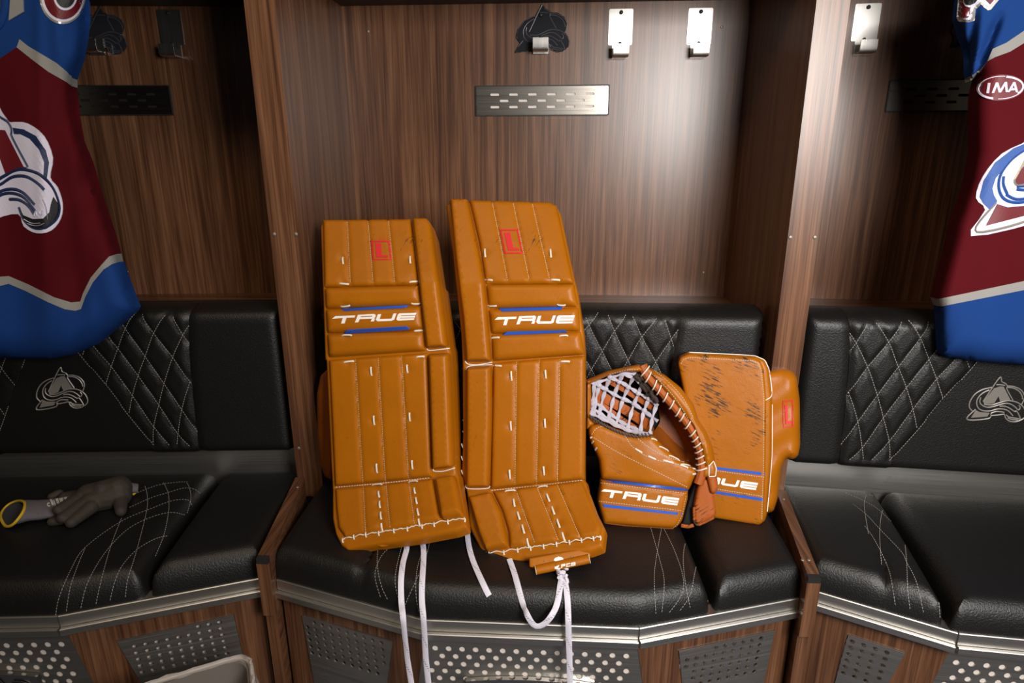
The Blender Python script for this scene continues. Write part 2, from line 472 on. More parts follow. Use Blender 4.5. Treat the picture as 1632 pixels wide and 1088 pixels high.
# dividers between the stalls
for s, name in ((-1, 'left'), (1, 'right')):
    X0, X1 = sorted((s * .525, s * .5875))
    dv = thing('locker_divider', 'walnut divider post %s of the %s pad' % (('just left', 'left') if s < 0 else ('between the blocker', 'jersey')) if 0 else
               ('upright walnut divider just left of the shorter leg pad' if s < 0 else 'upright walnut divider behind the blocker, lit by the flash'), 'divider', (s * .556, 0, 0), 'walnut stall dividers')
    MB().box((X0, 0, .40), (X1, YB + .03, ZT + .35)).build('upright_panel', wood_v, dv)
    xf, xk = s * .533, s * .578; hb = .0112
    def slab(y0, y1, z0, z1, e=0.):
        xa_ = lambda y: xf + (xk - xf) * (y + .325) / .31
        return MB().prism([(xa_(y0) - hb - e, y0, 0), (xa_(y0) + hb + e, y0, 0), (xa_(y1) + hb + e, y1, 0), (xa_(y1) - hb - e, y1, 0)], (0, 0, z0), (0, 0, z1))
    slab(-.312, -.001, 0., ZC).build('bench_panel', wood_y, dv)
    slab(-.325, -.312, ZC - .135, ZC - .012, .0015).build('front_batten', wood_v, dv)
    slab(-.3138, -.312, 0., ZC - .135, .0004).build('lower_batten', wood_v, dv)
    slab(-.325, -.312, ZC - .012, ZC - .0005, .0005).build('end_cap', dark_cap, dv)
    for p in ([(437, 373), (471.6, 373)] if s < 0 else [(1260, 378), (1299, 378)]):
        P = at_Y([p], -.0012)[0]; MB().ball(P, (.0042, .0018, .0042), 10, 4).build('screw', screw_m, dv)
    for p in ([(476, 714)] if s < 0 else []):
        P = at_Y([p], -.0012)[0]; MB().ball(P, (.0042, .0018, .0042), 10, 4).build('screw', screw_m, dv)
    for p in ([(474, 776)] if s < 0 else [(1279, 892), (1289, 892), (1249, 795)]):
        P = at_Z([p], ZC + .001)[0]
        MB().ball(P, (.0035, .0035, .0015), 10, 4).build('screw', screw_m, dv)
# ------------------------------------------------------------------ bench fronts
def circ(c, r, n=10): return np.array([(c[0] + r * math.cos(2 * math.pi * i / n), c[1] + r * math.sin(2 * math.pi * i / n)) for i in range(n)])
GR = {(-1, 1): [(185.6, 1020), (373, 978), (387, 1040), (225, 1088)], (0, -1): [(482, 979), (627, 1020), (618, 1088), (502, 1088)],
      (0, 1): [(1080.6, 1036), (1234, 1003), (1216, 1088), (1086, 1088)], (1, -1): [(1352, 1010), (1443, 1039), (1416, 1088), (1330, 1088)]}
for k in (-1, 0, 1):
    T = bay_T(k); hw = HW[k]; FY, FE = FYS[k], FES[k]
    lab = {-1: 'walnut and steel bench front above the clear bin liner', 0: 'walnut and steel bench front below the hanging pad laces', 1: 'walnut and steel bench front at the right edge, below the ridged seat'}[k]
    if k == 1: lab = 'walnut and steel bench front at the right edge of the picture'
    bf = thing('bench_base', lab, 'bench', T(0, FY, 0), 'bench fronts')
    e = hw - .002
    line = [(-e, FE), (-FC, FY), (FC, FY), (e, FE)]
    # trim strips
    def strip(a, b, off, z0, z1, nm, mt):
        d = np.array(b) - np.array(a); d /= np.linalg.norm(d); nn = np.array([d[1], -d[0]])
        if nn[1] > 0: nn = -nn
        A, B = np.array(a), np.array(b)
        prof = [(-.02, z0), (off, z0), (off, z1 - .0013), (off - .0013, z1), (-.02, z1)]
        a3_ = np.array([0, 0, 0.]); D3 = np.array(T(B[0], B[1], 0)) - np.array(T(A[0], A[1], 0))
        MB().prism([T(A[0] + nn[0] * o_, A[1] + nn[1] * o_, z_) for o_, z_ in prof], a3_, D3).build(nm, mt, bf, 20)
    for a, b in zip(line[:-1], line[1:]):
        strip(a, b, .008, ZS - .024, ZS, 'steel_trim', steel)
        strip(a, b, .016, ZS - .039, ZS - .025, 'steel_lip', steel)
    # deck
    MB().prism([T(x, y, 0) for x, y in [(-e, .085), (-e, FE), (-FC, FY), (FC, FY), (e, FE), (e, .085)]], (0, 0, ZS - .012), (0, 0, ZS - .001)).build('deck', dark_in, bf)
    # wooden facets with a perforated steel plate each
    for s in (-1, 1):
        A = np.array([s * FC, FY]); B = np.array([s * e, FE]); d = B - A; Lf = np.linalg.norm(d); d /= Lf
        nn = np.array([d[1], -d[0]]) * s; nn = nn if nn[1] < 0 else -nn
        O = np.array(T(*(A - nn * .004), 0)); X = np.array(T(*(A - nn * .004 + d), 0)) - O; N3 = np.array(T(*(A - nn * .004 + nn), 0)) - O
        Mf = M_plane(O, X, (0, 0, 1), N3)
        z1 = ZS - .03; flare = .06
        outl = [(0, z1), (Lf, z1), (Lf, .005), (flare, .005)]
        if (k, s) in GR:
            q = at_plane(GR[(k, s)], O, N3); uv = np.stack([(q - O) @ X, q[:, 2]], 1)
        else:
            q = at_plane(GR[(0, s)], np.array(bay_T(0)(s * FC, FY, 0)), N3) if 0 else None
            uv = np.array([(.09, .30), (.30, .31), (.27, .1), (.12, .1)])
        # order: top two corners, then the lower two, carried on down
        top = uv[:2]; low = uv[2:]
        zb = .10
        def down(p, r): t_ = (p[1] - zb) / max(p[1] - r[1], 1e-3); return p + (r - p) * t_
        quad = np.array([top[0], top[1], down(top[1], low[0]), down(top[0], low[1])])
        patch('side_panel', [outl, quad], Mf, wood_v, bf, t=.012, grid=False, step=1.0, smooth=None)
        # perforated plate
        cx = quad.mean(0); pl = cx + (quad - cx) * .992
        hl = []; px_, pz_ = .0200, .0162; ed = quad[3] - quad[0]; shear = ed[0] / ed[1] if s < 0 else (quad[2] - quad[1])[0] / (quad[2] - quad[1])[1]
        lo, hi = quad.min(0), quad.max(0); zz = hi[1] - .012; row = 0
        while zz > lo[1]:
            xx = (quad[0][0] if s < 0 else quad[1][0]) - .4 + .0105 + ((zz - hi[1]) * shear)
            while xx < hi[0] + .1:
                p = np.array([[xx, zz]])
                if inside(p, [pl])[0] and dist_to(p, [pl])[0] > .0088 and zz > .2: hl.append(circ((xx, zz), .0051, 10))
                xx += px_
            zz -= pz_; row += 1
        patch('perforated_plate', [pl] + hl, lambda p, Mf=Mf, N3=N3: ((Mf(p)[0] + N3 * .0030), Mf(p)[1]), steel_plate, bf, t=.0035, grid=False, step=1.0, smooth=None)
        patch('plate_backing', [pl], lambda p, Mf=Mf, N3=N3: ((Mf(p)[0] - N3 * .014), Mf(p)[1]), white_back, bf, t=.002, grid=False, step=1.0, smooth=None)
    # steel middle panel, leaning back at the foot
    b2 = FC + .06; fy2 = FY + .06 * (FE - FY) / (e - FC)
    O = np.array(T(0, FY + .004, ZS)); Zx = np.array(T(0, fy2 + .004, 0)) - O; X = np.array(T(1, FY + .004, ZS)) - O
    hgt = np.linalg.norm(Zx); Yd = -Zx / hgt; N3 = np.cross(X, Yd); N3 = N3 if N3[1] < 0 else -N3
    Mf = M_plane(O, X, Yd, N3)
    outl = [(-FC, -.03), (FC, -.03), (b2, -hgt), (-b2, -hgt)]
    hl = []; offs = [0, .5, .07, -.36, .2, -.25, .25, -.2, .3]
    for r_ in range(9):
        yy = -.078 - .0187 * r_; n_ = 15 if r_ in (0, 2) else (14 if r_ == 1 else 16)
        for i in range(n_):
            xx = (-7 + i + offs[r_]) * .0262
            if abs(xx) < FC - .004: hl.append(circ((xx, yy), .0062, 12))
    patch('steel_panel', [outl] + hl, Mf, steel_plate, bf, t=.0012, grid=False, step=1.0, smooth=None)
    patch('panel_backing', [np.array(outl) * .985], lambda p, Mf=Mf, N3=N3: ((Mf(p)[0] - N3 * .0022), Mf(p)[1]), white_back, bf, t=.002, grid=False, step=1.0, smooth=None)
    # name plaque
    if 1:
        top_ = [(x, -.148 + .010 * (1 - (x / .125) ** 2)) for x in np.linspace(-.125, .125, 13)]
        pk = patch('name_plaque', [top_ + [(.125, -.23), (-.125, -.23)]], lambda p, Mf=Mf, N3=N3: ((Mf(p)[0] + N3 * .010), Mf(p)[1]), chrome, bf, t=.009, grid=False, step=.02, smooth=30)
        cu = bpy.data.curves.new('txt', 'FONT'); cu.body = 'COLORADO'; cu.size = .052; cu.align_x = 'CENTER'; cu.extrude = .0015; cu.space_character = 1.12
        to = bpy.data.objects.new('txt', cu); COL.objects.link(to); me_ = bpy.data.meshes.new_from_object(to)
        V = np.array([v.co for v in me_.vertices]); F = [list(f.vertices) for f in me_.polygons]
        bpy.data.objects.remove(to); bpy.data.curves.remove(cu)
        W3 = O + V[:, :1] * X + (V[:, 1:2] * 1.0 - .196 + .010 * (1 - (V[:, :1] / .125) ** 2)) * Yd + (.0125 + V[:, 2:3]) * N3
        mesh('lettering', W3, F, dark_cap, bf, None)
        bpy.data.meshes.remove(me_)
# ------------------------------------------------------------------ backrest cushions
c6 = crop(1072, 360, .34377)
SEAM_R = c6((822, 400), (826, 520), (822, 650), (806, 830), (780, 1075))
DIA_F = [c6((830, 580), (930, 415)), c6((815, 780), (905, 655), (1003, 540), (1090, 420)), c6((785, 1018), (855, 915), (950, 785), (1047, 655), (1150, 520), (1210, 430)),
         c6((820, 1085), (880, 1030), (978, 890), (1085, 750), (1190, 620), (1260, 535), (1330, 440)), c6((925, 1085), (1005, 1000), (1115, 850), (1225, 710), (1310, 620), (1440, 460)),
         c6((1005, 1088), (1135, 945), (1255, 800), (1380, 665), (1540, 470))]
DIA_B = [c6((826, 500), (850, 540), (905, 655), (950, 785), (978, 890), (1005, 1000), (1008, 1085)), c6((870, 398), (930, 430), (1003, 540), (1047, 655), (1085, 750), (1115, 850), (1135, 945)),
         c6((1020, 398), (1090, 425), (1150, 520), (1190, 620), (1225, 710), (1255, 800)), c6((820, 775), (860, 910), (880, 1030), (885, 1085)),
         c6((1170, 398), (1235, 425), (1300, 510), (1350, 590), (1380, 665)), c6((1330, 398), (1395, 425), (1450, 500), (1490, 540))]
BY, BH = .085, .055                      # backrest base plane and puff
ZB0, ZB1 = ZL - .325, ZL + .055
seamR = px_bay(1, SEAM_R, BY - BH)
diaR = [px_bay(1, spline(l, 4), BY - BH) for l in DIA_F + DIA_B]
bndR = px_bay(1, spline(DIA_F[-1], 4), BY - BH)
def clampz(l): return l[(l[:, 1] > ZB0 + .008) & (l[:, 1] < ZB1 - .008)]
def mirror(l, s): return np.stack([l[:, 0] * (1 if s < 0 else -1), l[:, 1]], 1)      # s=-1: pattern on the left of the logo
def seam_x(z, s):
    o_ = np.argsort(seamR[:, 1]); x = np.interp(z, seamR[o_, 1], seamR[o_, 0]); return x if s < 0 else -x
def bnd_x(z, s):
    o_ = np.argsort(bndR[:, 1]); x = np.interp(z, bndR[o_, 1], bndR[o_, 0]); return x if s < 0 else -x
BREST = {}
for k in (-1, 0, 1):
    T = bay_T(k); hw = HW[k] - .006
    lab = {-1: 'black quilted backrest with silver crest below the left jersey', 0: 'black quilted backrest behind the leg pads and catch glove', 1: 'black quilted backrest with silver crest below the right jersey'}[k]
    br = thing('backrest_cushion', lab, 'cushion', T(0, BY, ZB0), 'black backrest cushions')
    zs = np.linspace(ZB0, ZB1, 9)
    full = rnd([(-hw, ZB0), (hw, ZB0), (hw, ZB1), (-hw, ZB1)], .02)
    Mb = M_bay(k, BY); parts = []
    lines = {s: [mirror(l, s) for l in diaR] for s in (-1, 1)}
    mid = []
    for s in (-1, 1):
        sx = np.array([seam_x(z, s) for z in zs]); bx = np.array([bnd_x(z, s) for z in zs])
        bx = np.where(s * (bx - s * .005) > 0, bx, s * .03)
        if s < 0: bx = np.minimum(bx, -.012)
        else: bx = np.maximum(bx, .012)
        endp = [(s * hw, ZB0), (s * hw, ZB1)] + [(x, z) for x, z in zip(sx[::-1], zs[::-1])]
        sm = [np.stack([sx, zs], 1)]
        g = lambda p, sm=sm: -.007 * np.exp(-(dist_to(p, sm, False) / .008) ** 2)
        parts.append(patch('end_panel', [rnd(endp, [.02, .02] + [0] * 9)], Mb, blk, br, BH, .03, .03, .011, g, full, bstep=.010))
        quilt = [(x, z) for x, z in zip(sx, zs)] + [(x, z) for x, z in zip(bx[::-1], zs[::-1])]
        ll = [l for l in lines[s]]
        g2 = lambda p, sm=sm, ll=ll: -.007 * np.exp(-(dist_to(p, sm, False) / .008) ** 2) - .0045 * np.exp(-(dist_to(p, ll, False) / .006) ** 2) + .002
        visible = (k == -1 and s == 1) or (k == 1 and s == -1) or (k == 0 and s == 1)
        parts.append(patch('quilted_panel', [quilt], Mb, blk, br, BH, .03, .03, .0065 if visible else .012, g2, full, bstep=.012))
        mid.append([(x, z) for x, z in zip(bx, zs)])
        mb = MB(); tr = bvh(parts[-2:]); N = bay_N(k)
        for l in ll:
            l = l[(np.abs(l[:, 0]) < hw - .01)]; l = clampz(l)
            if len(l) < 2: continue
            l = l[::1] if len(l) < 2 else resample(l, .006)
            Q = np.array([T(a, BY - .12, b) for a, b in l]); H = []
            for q in Q:
                loc, nn, i, dd = tr.ray_cast(Vector(q), Vector(-N)); H.append(np.array(loc) if loc is not None else np.array(q) - N * .065)
            add_dashes(mb, np.array(H) + N * .0006, np.tile(N, (len(H), 1)), .0042, .0022, .0011, .0008)
        tag(mb.build('stitching', thread_g, br, None), kind='stuff')
    centre = mid[0] + mid[1][::-1]
    parts.append(patch('centre_panel', [centre], Mb, blk, br, BH, .03, .03, .012, None, full, bstep=.011))
    BREST[k] = (br, bvh(parts))
# ------------------------------------------------------------------ seat cushions
SH = ZC - .012 - ZS + .0
c3 = crop(0, 714, .34377); c7 = crop(1072, 714, .34377); c8 = crop(536, 714, .34377)
def seat_poly(k, x0, x1, y_b=.075):
    hw = HW[k] - .016; T = bay_T(k)
    FY, FE = FYS[k], FES[k]
    def fr(x):
        ax = abs(x); return FY if ax <= FC else FY + (ax - FC) * (FE - FY) / (HW[k] - FC)
    xs = sorted([x0, x1] + [v for v in (-FC, FC) if x0 < v < x1])
    return [(x, fr(x) - .004) for x in xs] + [(x1, y_b), (x0, y_b)]
def gapline(k, f, b):
    """front and back pixel of a gap between two cushions -> x at the front edge and sideways lean of the back end"""
    a = px_seat(k, [f], ZS + .035)[0]; c = px_seat(k, [b], SEAT_Z)[0]; sl = (c[0] - a[0]) / (c[1] - a[1]); FY = FYS[k]
    xf = a[0] + sl * (FY + .02 - a[1]); return xf, sl * (.075 - FY - .02)
SEAT_Z = ZC - .012
def seat(k, x0, x1, lab, splits=(), lean0=0., lean1=0.):
    """one cushion; splits = x of sewn seams; lean: how far the back end of a side is moved sideways"""
    T = bay_T(k); poly = np.array(seat_poly(k, x0, x1)); n = len(poly)
    poly[-1][0] += lean0; poly[-2][0] += lean1
    th = thing('seat_cushion', lab, 'cushion', T((x0 + x1) / 2, FY / 2, ZS), 'black seat cushions')
    full = rnd(poly, .018); Md = M_deck(k, ZS)
    hf = lambda p: .004 * np.sin(np.clip((p[:, 1] - FY) / .42, 0, 1) * math.pi)
    if splits:
        g = lambda p: hf(p) - .012 * np.exp(-(dist_to(p, [np.array(s_) for s_ in splits], False) / .007) ** 2)
        st_ = .011
    else: g = hf; st_ = .022
    o = patch('cushion_cover', [full], Md, blk, th, SH, .032, .004, st_, g, bstep=.014)
    return th, bvh([o])
SEATS = []
# left bay
xs1, ln1 = gapline(-1, (221, 940), (328, 778))
tl, bl = seat(-1, -.541, xs1 - .004, 'black seat cushion with curved white stitching under the work gloves', lean1=ln1)
t2, b2_ = seat(-1, xs1 + .004, .556, 'plain black seat end cushion in front of the left divider', lean0=ln1)
mb = MB()
stitch(mb, bl, [c3((258, 775), (275, 690), (330, 560), (395, 460), (560, 340), (700, 280), (800, 243), (870, 240), (890, 265)), c3((308, 755), (325, 650), (360, 545), (395, 462)),
    c3((375, 740), (400, 640), (450, 540), (515, 450), (600, 370), (700, 320), (790, 298), (860, 310)), c3((445, 722), (470, 610), (515, 450), (565, 320)),
    c3((510, 705), (535, 610), (570, 540), (635, 470), (720, 420), (785, 405)), c3((582, 690), (592, 610), (635, 470), (680, 290), (682, 215), (670, 172)),
    c3((720, 500), (760, 400), (782, 290), (780, 210), (755, 155)), c3((868, 300), (885, 230), (875, 175), (860, 158)), c3((600, 275), (700, 230), (775, 207), (850, 185), (900, 190), (932, 212)),
    c3((625, 212), (690, 185), (750, 167), (830, 157), (880, 157))], L=.0042, gap=.002, wd=.0009, hg=.0006)
tag(mb.build('stitching', thread_g, tl, None), kind='stuff')
# middle bay
xsl = px_seat(0, c8((118, 680)), ZS + .02)[0][0]; xsr, lnc = gapline(0, (1134, 945), (1098, 841))
tm, bm_ = seat(0, -.541, xsr - .004, 'long black seat cushion the two leg pads stand on', splits=[[(xsl, FY - .05)] + [tuple(v) for v in px_seat(0, [(576, 940), (576, 912), (606, 862), (640, 800)], SEAT_Z - .01)]], lean1=lnc)
te, be = seat(0, xsr + .004, .541, 'plain black seat end cushion under the blocker', lean0=lnc)
mb = MB()
stitch(mb, bm_, [c8((1455, 360), (1475, 430), (1500, 520), (1520, 620), (1508, 770)), c8((1510, 360), (1488, 480), (1474, 600), (1482, 775)), c8((1512, 360), (1570, 480), (1608, 600), (1600, 680), (1540, 765)),
    c8((1590, 365), (1655, 450), (1700, 560), (1722, 690), (1715, 720)), c8((1640, 365), (1610, 480), (1615, 600), (1640, 740)), c8((1700, 420), (1665, 560), (1640, 680), (1590, 755)),
    c8((300, 430), (225, 480), (190, 540), (180, 600), (205, 690)), c8((195, 445), (190, 540), (210, 640), (240, 705)), c8((305, 450), (278, 560), (275, 640), (300, 735)), c8((420, 400), (375, 560), (370, 680), (385, 765)),
    c8((440, 400), (410, 520), (330, 700), (315, 745))], L=.0042, gap=.002, wd=.0009, hg=.0006)
tag(mb.build('stitching', thread_g, tm, None), kind='stuff')
# right bay
xr1, lnr = gapline(1, (1519, 985), (1416, 797)); xr2 = px_seat(1, c7((1000, 700)), ZS + .02)[0][0]
tr_, br_ = seat(1, -.436, xr1 - .004, 'black seat cushion with curved white stitching right of the right divider', splits=[[tuple(v) for v in px_seat(1, c7((1003, 740), (995, 690), (985, 620), (972, 560)), SEAT_Z - .02)]], lean1=lnr)
t5, b5 = seat(1, xr1 + .004, .421, 'plain black seat cushion at the right edge of the picture', lean0=lnr)
mb = MB()
stitch(mb, br_, [c7((898, 215), (888, 260), (895, 320), (908, 398)), c7((1000, 250), (970, 300), (960, 400), (968, 540)), c7((835, 258), (900, 310), (960, 375), (1060, 480), (1085, 530), (1130, 620), (1165, 770)),
    c7((890, 360), (930, 415), (975, 500), (1010, 590), (1034, 740)), c7((1075, 360), (1075, 420), (1085, 530), (1090, 650), (1102, 755)), c7((800, 207), (890, 245), (960, 290), (1060, 390), (1120, 470), (1190, 560), (1240, 650), (1278, 740)),
    c7((910, 215), (960, 235), (1020, 290), (1075, 365)), c7((1205, 590), (1230, 680), (1240, 795))], L=.0042, gap=.002, wd=.0009, hg=.0006)
tag(mb.build('stitching', thread_g, tr_, None), kind='stuff')
SEAT_TOP = ZS + SH
# ------------------------------------------------------------------ leather and goalie gear materials
def leather(name, col, scuff=0.0, rough=.40, rot=.6):
    m, t, b = nt(name); n = t.nodes; l = t.links; tc = n.new('ShaderNodeTexCoord')
    nz = n.new('ShaderNodeTexNoise'); nz.inputs['Scale'].default_value = 9; nz.inputs['Detail'].default_value = 6; l.new(tc.outputs['Object'], nz.inputs['Vector'])
    mx = n.new('ShaderNodeMix'); mx.data_type = 'RGBA'
    mx.inputs['A'].default_value = tuple(c * .80 for c in col[:3]) + (1,); mx.inputs['B'].default_value = tuple(min(1, c * 1.15) for c in col[:3]) + (1,)
    l.new(nz.outputs['Fac'], mx.inputs['Factor']); out = mx.outputs['Result']
    # black puck marks: short streaks
    m0 = n.new('ShaderNodeMapping'); m0.inputs['Rotation'].default_value = (0, rot, 0); l.new(tc.outputs['Object'], m0.inputs['Vector'])
    mp = n.new('ShaderNodeMapping'); mp.inputs['Scale'].default_value = (44, 44, 300)
    l.new(m0.outputs[0], mp.inputs['Vector'])
    s1 = n.new('ShaderNodeTexNoise'); s1.inputs['Scale'].default_value = 1.; s1.inputs['Detail'].default_value = 5; s1.inputs['Roughness'].default_value = .6; l.new(mp.outputs[0], s1.inputs['Vector'])
    s2 = n.new('ShaderNodeTexNoise'); s2.inputs['Scale'].default_value = 14; s2.inputs['Detail'].default_value = 2; l.new(tc.outputs['Object'], s2.inputs['Vector'])
    mu = n.new('ShaderNodeMath'); mu.operation = 'MULTIPLY'; l.new(s1.outputs['Fac'], mu.inputs[0]); l.new(s2.outputs['Fac'], mu.inputs[1])
    mr = n.new('ShaderNodeMapRange'); lo = .42 - .10 * scuff; mr.inputs['From Min'].default_value = lo; mr.inputs['From Max'].default_value = lo + .07; mr.inputs['To Max'].default_value = .9
    l.new(mu.outputs[0], mr.inputs['Value'])
    m2 = n.new('ShaderNodeMix'); m2.data_type = 'RGBA'; m2.inputs['B'].default_value = L(34, 28, 24)
    l.new(mr.outputs[0], m2.inputs['Factor']); l.new(out, m2.inputs['A']); l.new(m2.outputs['Result'], b.inputs['Base Color'])
    b.inputs['Roughness'].default_value = rough; b.inputs['Specular IOR Level'].default_value = .22
    g = n.new('ShaderNodeTexNoise'); g.inputs['Scale'].default_value = 480; g.inputs['Detail'].default_value = 2; l.new(tc.outputs['Object'], g.inputs['Vector'])
    g2 = n.new('ShaderNodeTexNoise'); g2.inputs['Scale'].default_value = 30; g2.inputs['Detail'].default_value = 3; l.new(tc.outputs['Object'], g2.inputs['Vector'])
    ad = n.new('ShaderNodeMath'); ad.operation = 'MULTIPLY_ADD'; ad.inputs[1].default_value = 4.; l.new(g2.outputs['Fac'], ad.inputs[0]); l.new(g.outputs['Fac'], ad.inputs[2])
    bp = n.new('ShaderNodeBump'); bp.inputs['Strength'].default_value = .3; bp.inputs['Distance'].default_value = .0008
    l.new(ad.outputs[0], bp.inputs['Height']); l.new(bp.outputs[0], b.inputs['Normal'])
    return m
TANC = L(160, 92, 6)
tan = leather('tan_leather', TANC, .12, rot=1.1)
tan_s = leather('tan_leather_scuffed', TANC, 1.1, rot=-.38)
tan_d = leather('tan_leather_lining', L(128, 66, 16), .3)
tan_r = leather('tan_raw_edge', L(160, 82, 30), .9, .6)
white_v = plain('white_print', L(232, 228, 222), .45)
blue_v = plain('blue_vinyl', L(32, 84, 190), .35)
red_e = plain('red_embroidery', L(200, 26, 34), .6, bump=(900, .5, .0006))
lace_m = plain('white_lace', L(214, 210, 222), .85, bump=(900, .6, .0008))
lace_dk = plain('lace_fleck', L(44, 44, 70), .85)
cordm = plain('pale_cord', L(214, 206, 192), .7)
blk_fab = plain('black_mesh_fabric', L(20, 20, 22), .9, bump=(700, .8, .0015))
# lettering in a unit box (u right, v down), letters read off the printed word
_tz = lambda pts: [((x - 95) / 1370, (y - (243 - 55 * (x - 95) / 1370)) / (127 - 13 * (x - 95) / 1370)) for x, y in pts]
TRUE_WORD = [[_tz([(95, 285), (150, 240), (475, 228), (462, 262), (330, 268), (298, 360), (242, 362), (270, 272)])],
    [_tz([(515, 220), (780, 205), (806, 222), (798, 260), (783, 272), (791, 286), (775, 326), (722, 328), (742, 289), (735, 284), (545, 290), (522, 340), (468, 345)]), _tz([(556, 258), (562, 246), (750, 235), (744, 250)])],
    [_tz([(840, 210), (895, 205), (868, 288), (1060, 283), (1095, 198), (1143, 196), (1105, 300), (1060, 318), (835, 325), (808, 302), (812, 284)])],
    [_tz([(1190, 195), (1465, 188), (1453, 221), (1217, 229), (1213, 238), (1449, 232), (1437, 264), (1201, 271), (1197, 280), (1435, 275), (1424, 303), (1170, 315), (1142, 298), (1146, 275), (1165, 215)])]]
def quadmap(pts, TL, TR, BL, BR):
    TL, TR, BL, BR = map(np.array, (TL, TR, BL, BR))
    return [tuple((1 - v) * ((1 - u) * TL + u * TR) + v * ((1 - u) * BL + u * BR)) for u, v in pts]
def decal(name, shapes, tree, mat, parent, off=.0005, t=.0008, step=9., avg=True):
    """flat print or embroidery: every shape is [outline, holes...] in photograph pixels, laid on the built surface"""
    V = []; F = []
    for sh in shapes:
        loops = [np.asarray(l, float) for l in sh]
        v, T, LB = tri2d(loops, step, None, True)
        P, N = cast(tree, v); N = np.tile(N.mean(0) / np.linalg.norm(N.mean(0)), (len(v), 1)) if avg else N
        c = v[T]; ar = (c[:,1,0]-c[:,0,0])*(c[:,2,1]-c[:,0,1])-(c[:,1,1]-c[:,0,1])*(c[:,2,0]-c[:,0,0]); T = np.where((ar > 0)[:, None], T[:, ::-1], T)
        k = len(V); n = len(v); top = P + N * off; bot = P - N * t
        V += list(map(tuple, top)) + list(map(tuple, bot)); F += [tuple(int(i) + k for i in f) for f in T]
        E = set((int(f[i]), int(f[(i + 1) % 3])) for f in T for i in range(3))
        F += [(j + k, i + k, i + k + n, j + k + n) for (i, j) in E if (j, i) not in E]
    return mesh(name, V, F, mat, parent, None)
def word(box, tree, mat, parent, upto=None): return decal('lettering', [[quadmap(l, *box) for l in g] for g in TRUE_WORD], tree, mat, parent, .0011, .0008, 3., False)
def lace_stub(mb, tree, a, b, r=.0021, lift=.0012):
    p = resample(np.array([a, b], float), 2.); P, N = cast(tree, p); N = smoothN(N, 9); n = len(P)
    h = np.array([math.sin(math.pi * i / (n - 1)) ** .35 if 0 < i < n - 1 else -.8 for i in range(n)])
    P = np.array([P[0] + (P[-1] - P[0]) * i / (n - 1) for i in range(n)])
    mb.tube(P + N * (h * lift)[:, None] + N * .0006, r, 6, flat=(1.0, .62), up=N)
def ribbon(name, pts3, N, wd, th, mat, parent, mark=None):
    P = resample(spline(pts3, 6), .006); Nn = smoothN(np.stack([np.interp(np.linspace(0, 1, len(P)), np.linspace(0, 1, len(N)), N[:, k]) for k in range(3)], 1), 4)
    o = MB().tube(P, 1., 10, flat=(wd / 2, th / 2), up=Nn).build(name, mat, parent)
    if mark:
        mb = MB(); d = 0; n = len(P); i = 3
        T = np.gradient(P, axis=0); T /= np.linalg.norm(T, axis=1)[:, None]
        while i < n - 8:
            for row in (0, 1):
                for j in range(5):
                    f = (j + .5) / 5; idx = i + f * 4.2 + row * .75; a = int(idx); fr = idx - a
                    if a + 1 >= n: continue
                    c = P[a] * (1 - fr) + P[a + 1] * fr; sd = np.cross(T[a], Nn[a]); sd /= np.linalg.norm(sd)
                    if sd[0] < 0: sd = -sd
                    c = c + sd * (f - .5) * wd * .82 + Nn[a] * th * .5 * math.sqrt(max(0, 1 - ((f - .5) * 1.64) ** 2))
                    e = T[a] * .0011 + sd * .0006
                    mb.add([c - e - sd * .0004, c - e + sd * .0004, c + e + sd * .0004, c + e - sd * .0004, c + Nn[a] * .0006], [(0, 1, 4), (1, 2, 4), (2, 3, 4), (3, 0, 4)])
            i += 9
        tag(mb.build('weave_flecks', mark, o, None), kind='stuff')
    return o
a1 = crop(480, 300, .29412); a2 = crop(480, 560, .29412); a3 = crop(500, 730, .29412); a6 = crop(520, 480, .09804); a7 = crop(580, 370, .05515)
# ------------------------------------------------------------------ leg pads
def pad_map(breaks, Ys, skew):
    """pixel chart on the pad's folded face: breaks = [(left px, right px)] from top to toe"""
    def Yf(p):
        n = len(breaks); lines = []
        for (l, r) in breaks:
            lines.append(l[1] + (p[:, 0] - l[0]) * (r[1] - l[1]) / (r[0] - l[0]))
        Ln = np.array(lines); y = p[:, 1]; v = np.zeros(len(p))
        for i in range(n - 1):
            t = (y - Ln[i]) / (Ln[i + 1] - Ln[i])
            s = (t >= 0) if i > 0 else np.ones(len(p), bool)
            v = np.where(s, i + (t if i in (0, n - 2) else np.clip(t, 0, 1)), v)
        xi = np.clip(v, 0, n - 1)
        l = np.interp(xi, range(n), [b[0][0] for b in breaks]); r = np.interp(xi, range(n), [b[1][0] for b in breaks])
        s_ = np.clip((p[:, 0] - l) / (r - l), -.2, 1.2)
        Yv = np.interp(v, range(n), Ys); Yv = np.where(v < 0, Ys[0] + (Ys[1] - Ys[0]) * v, Yv); Yv = np.where(v > n - 1, Ys[-1] + (Ys[-1] - Ys[-2]) * (v - n + 1), Yv)
        return Yv + skew * s_
    def M(off=0.):
        def f(p):
            P = at_Y(p, Yf(p)); c = p.mean(0); q = np.array([c, c + [8, 0], c + [0, 8]]); Q = at_Y(q, Yf(q))
            N = np.cross(Q[2] - Q[0], Q[1] - Q[0]); N /= np.linalg.norm(N); N = N if N[1] < 0 else -N
            return P + N * off, np.tile(N, (len(p), 1))
        return f
    return M, Yf
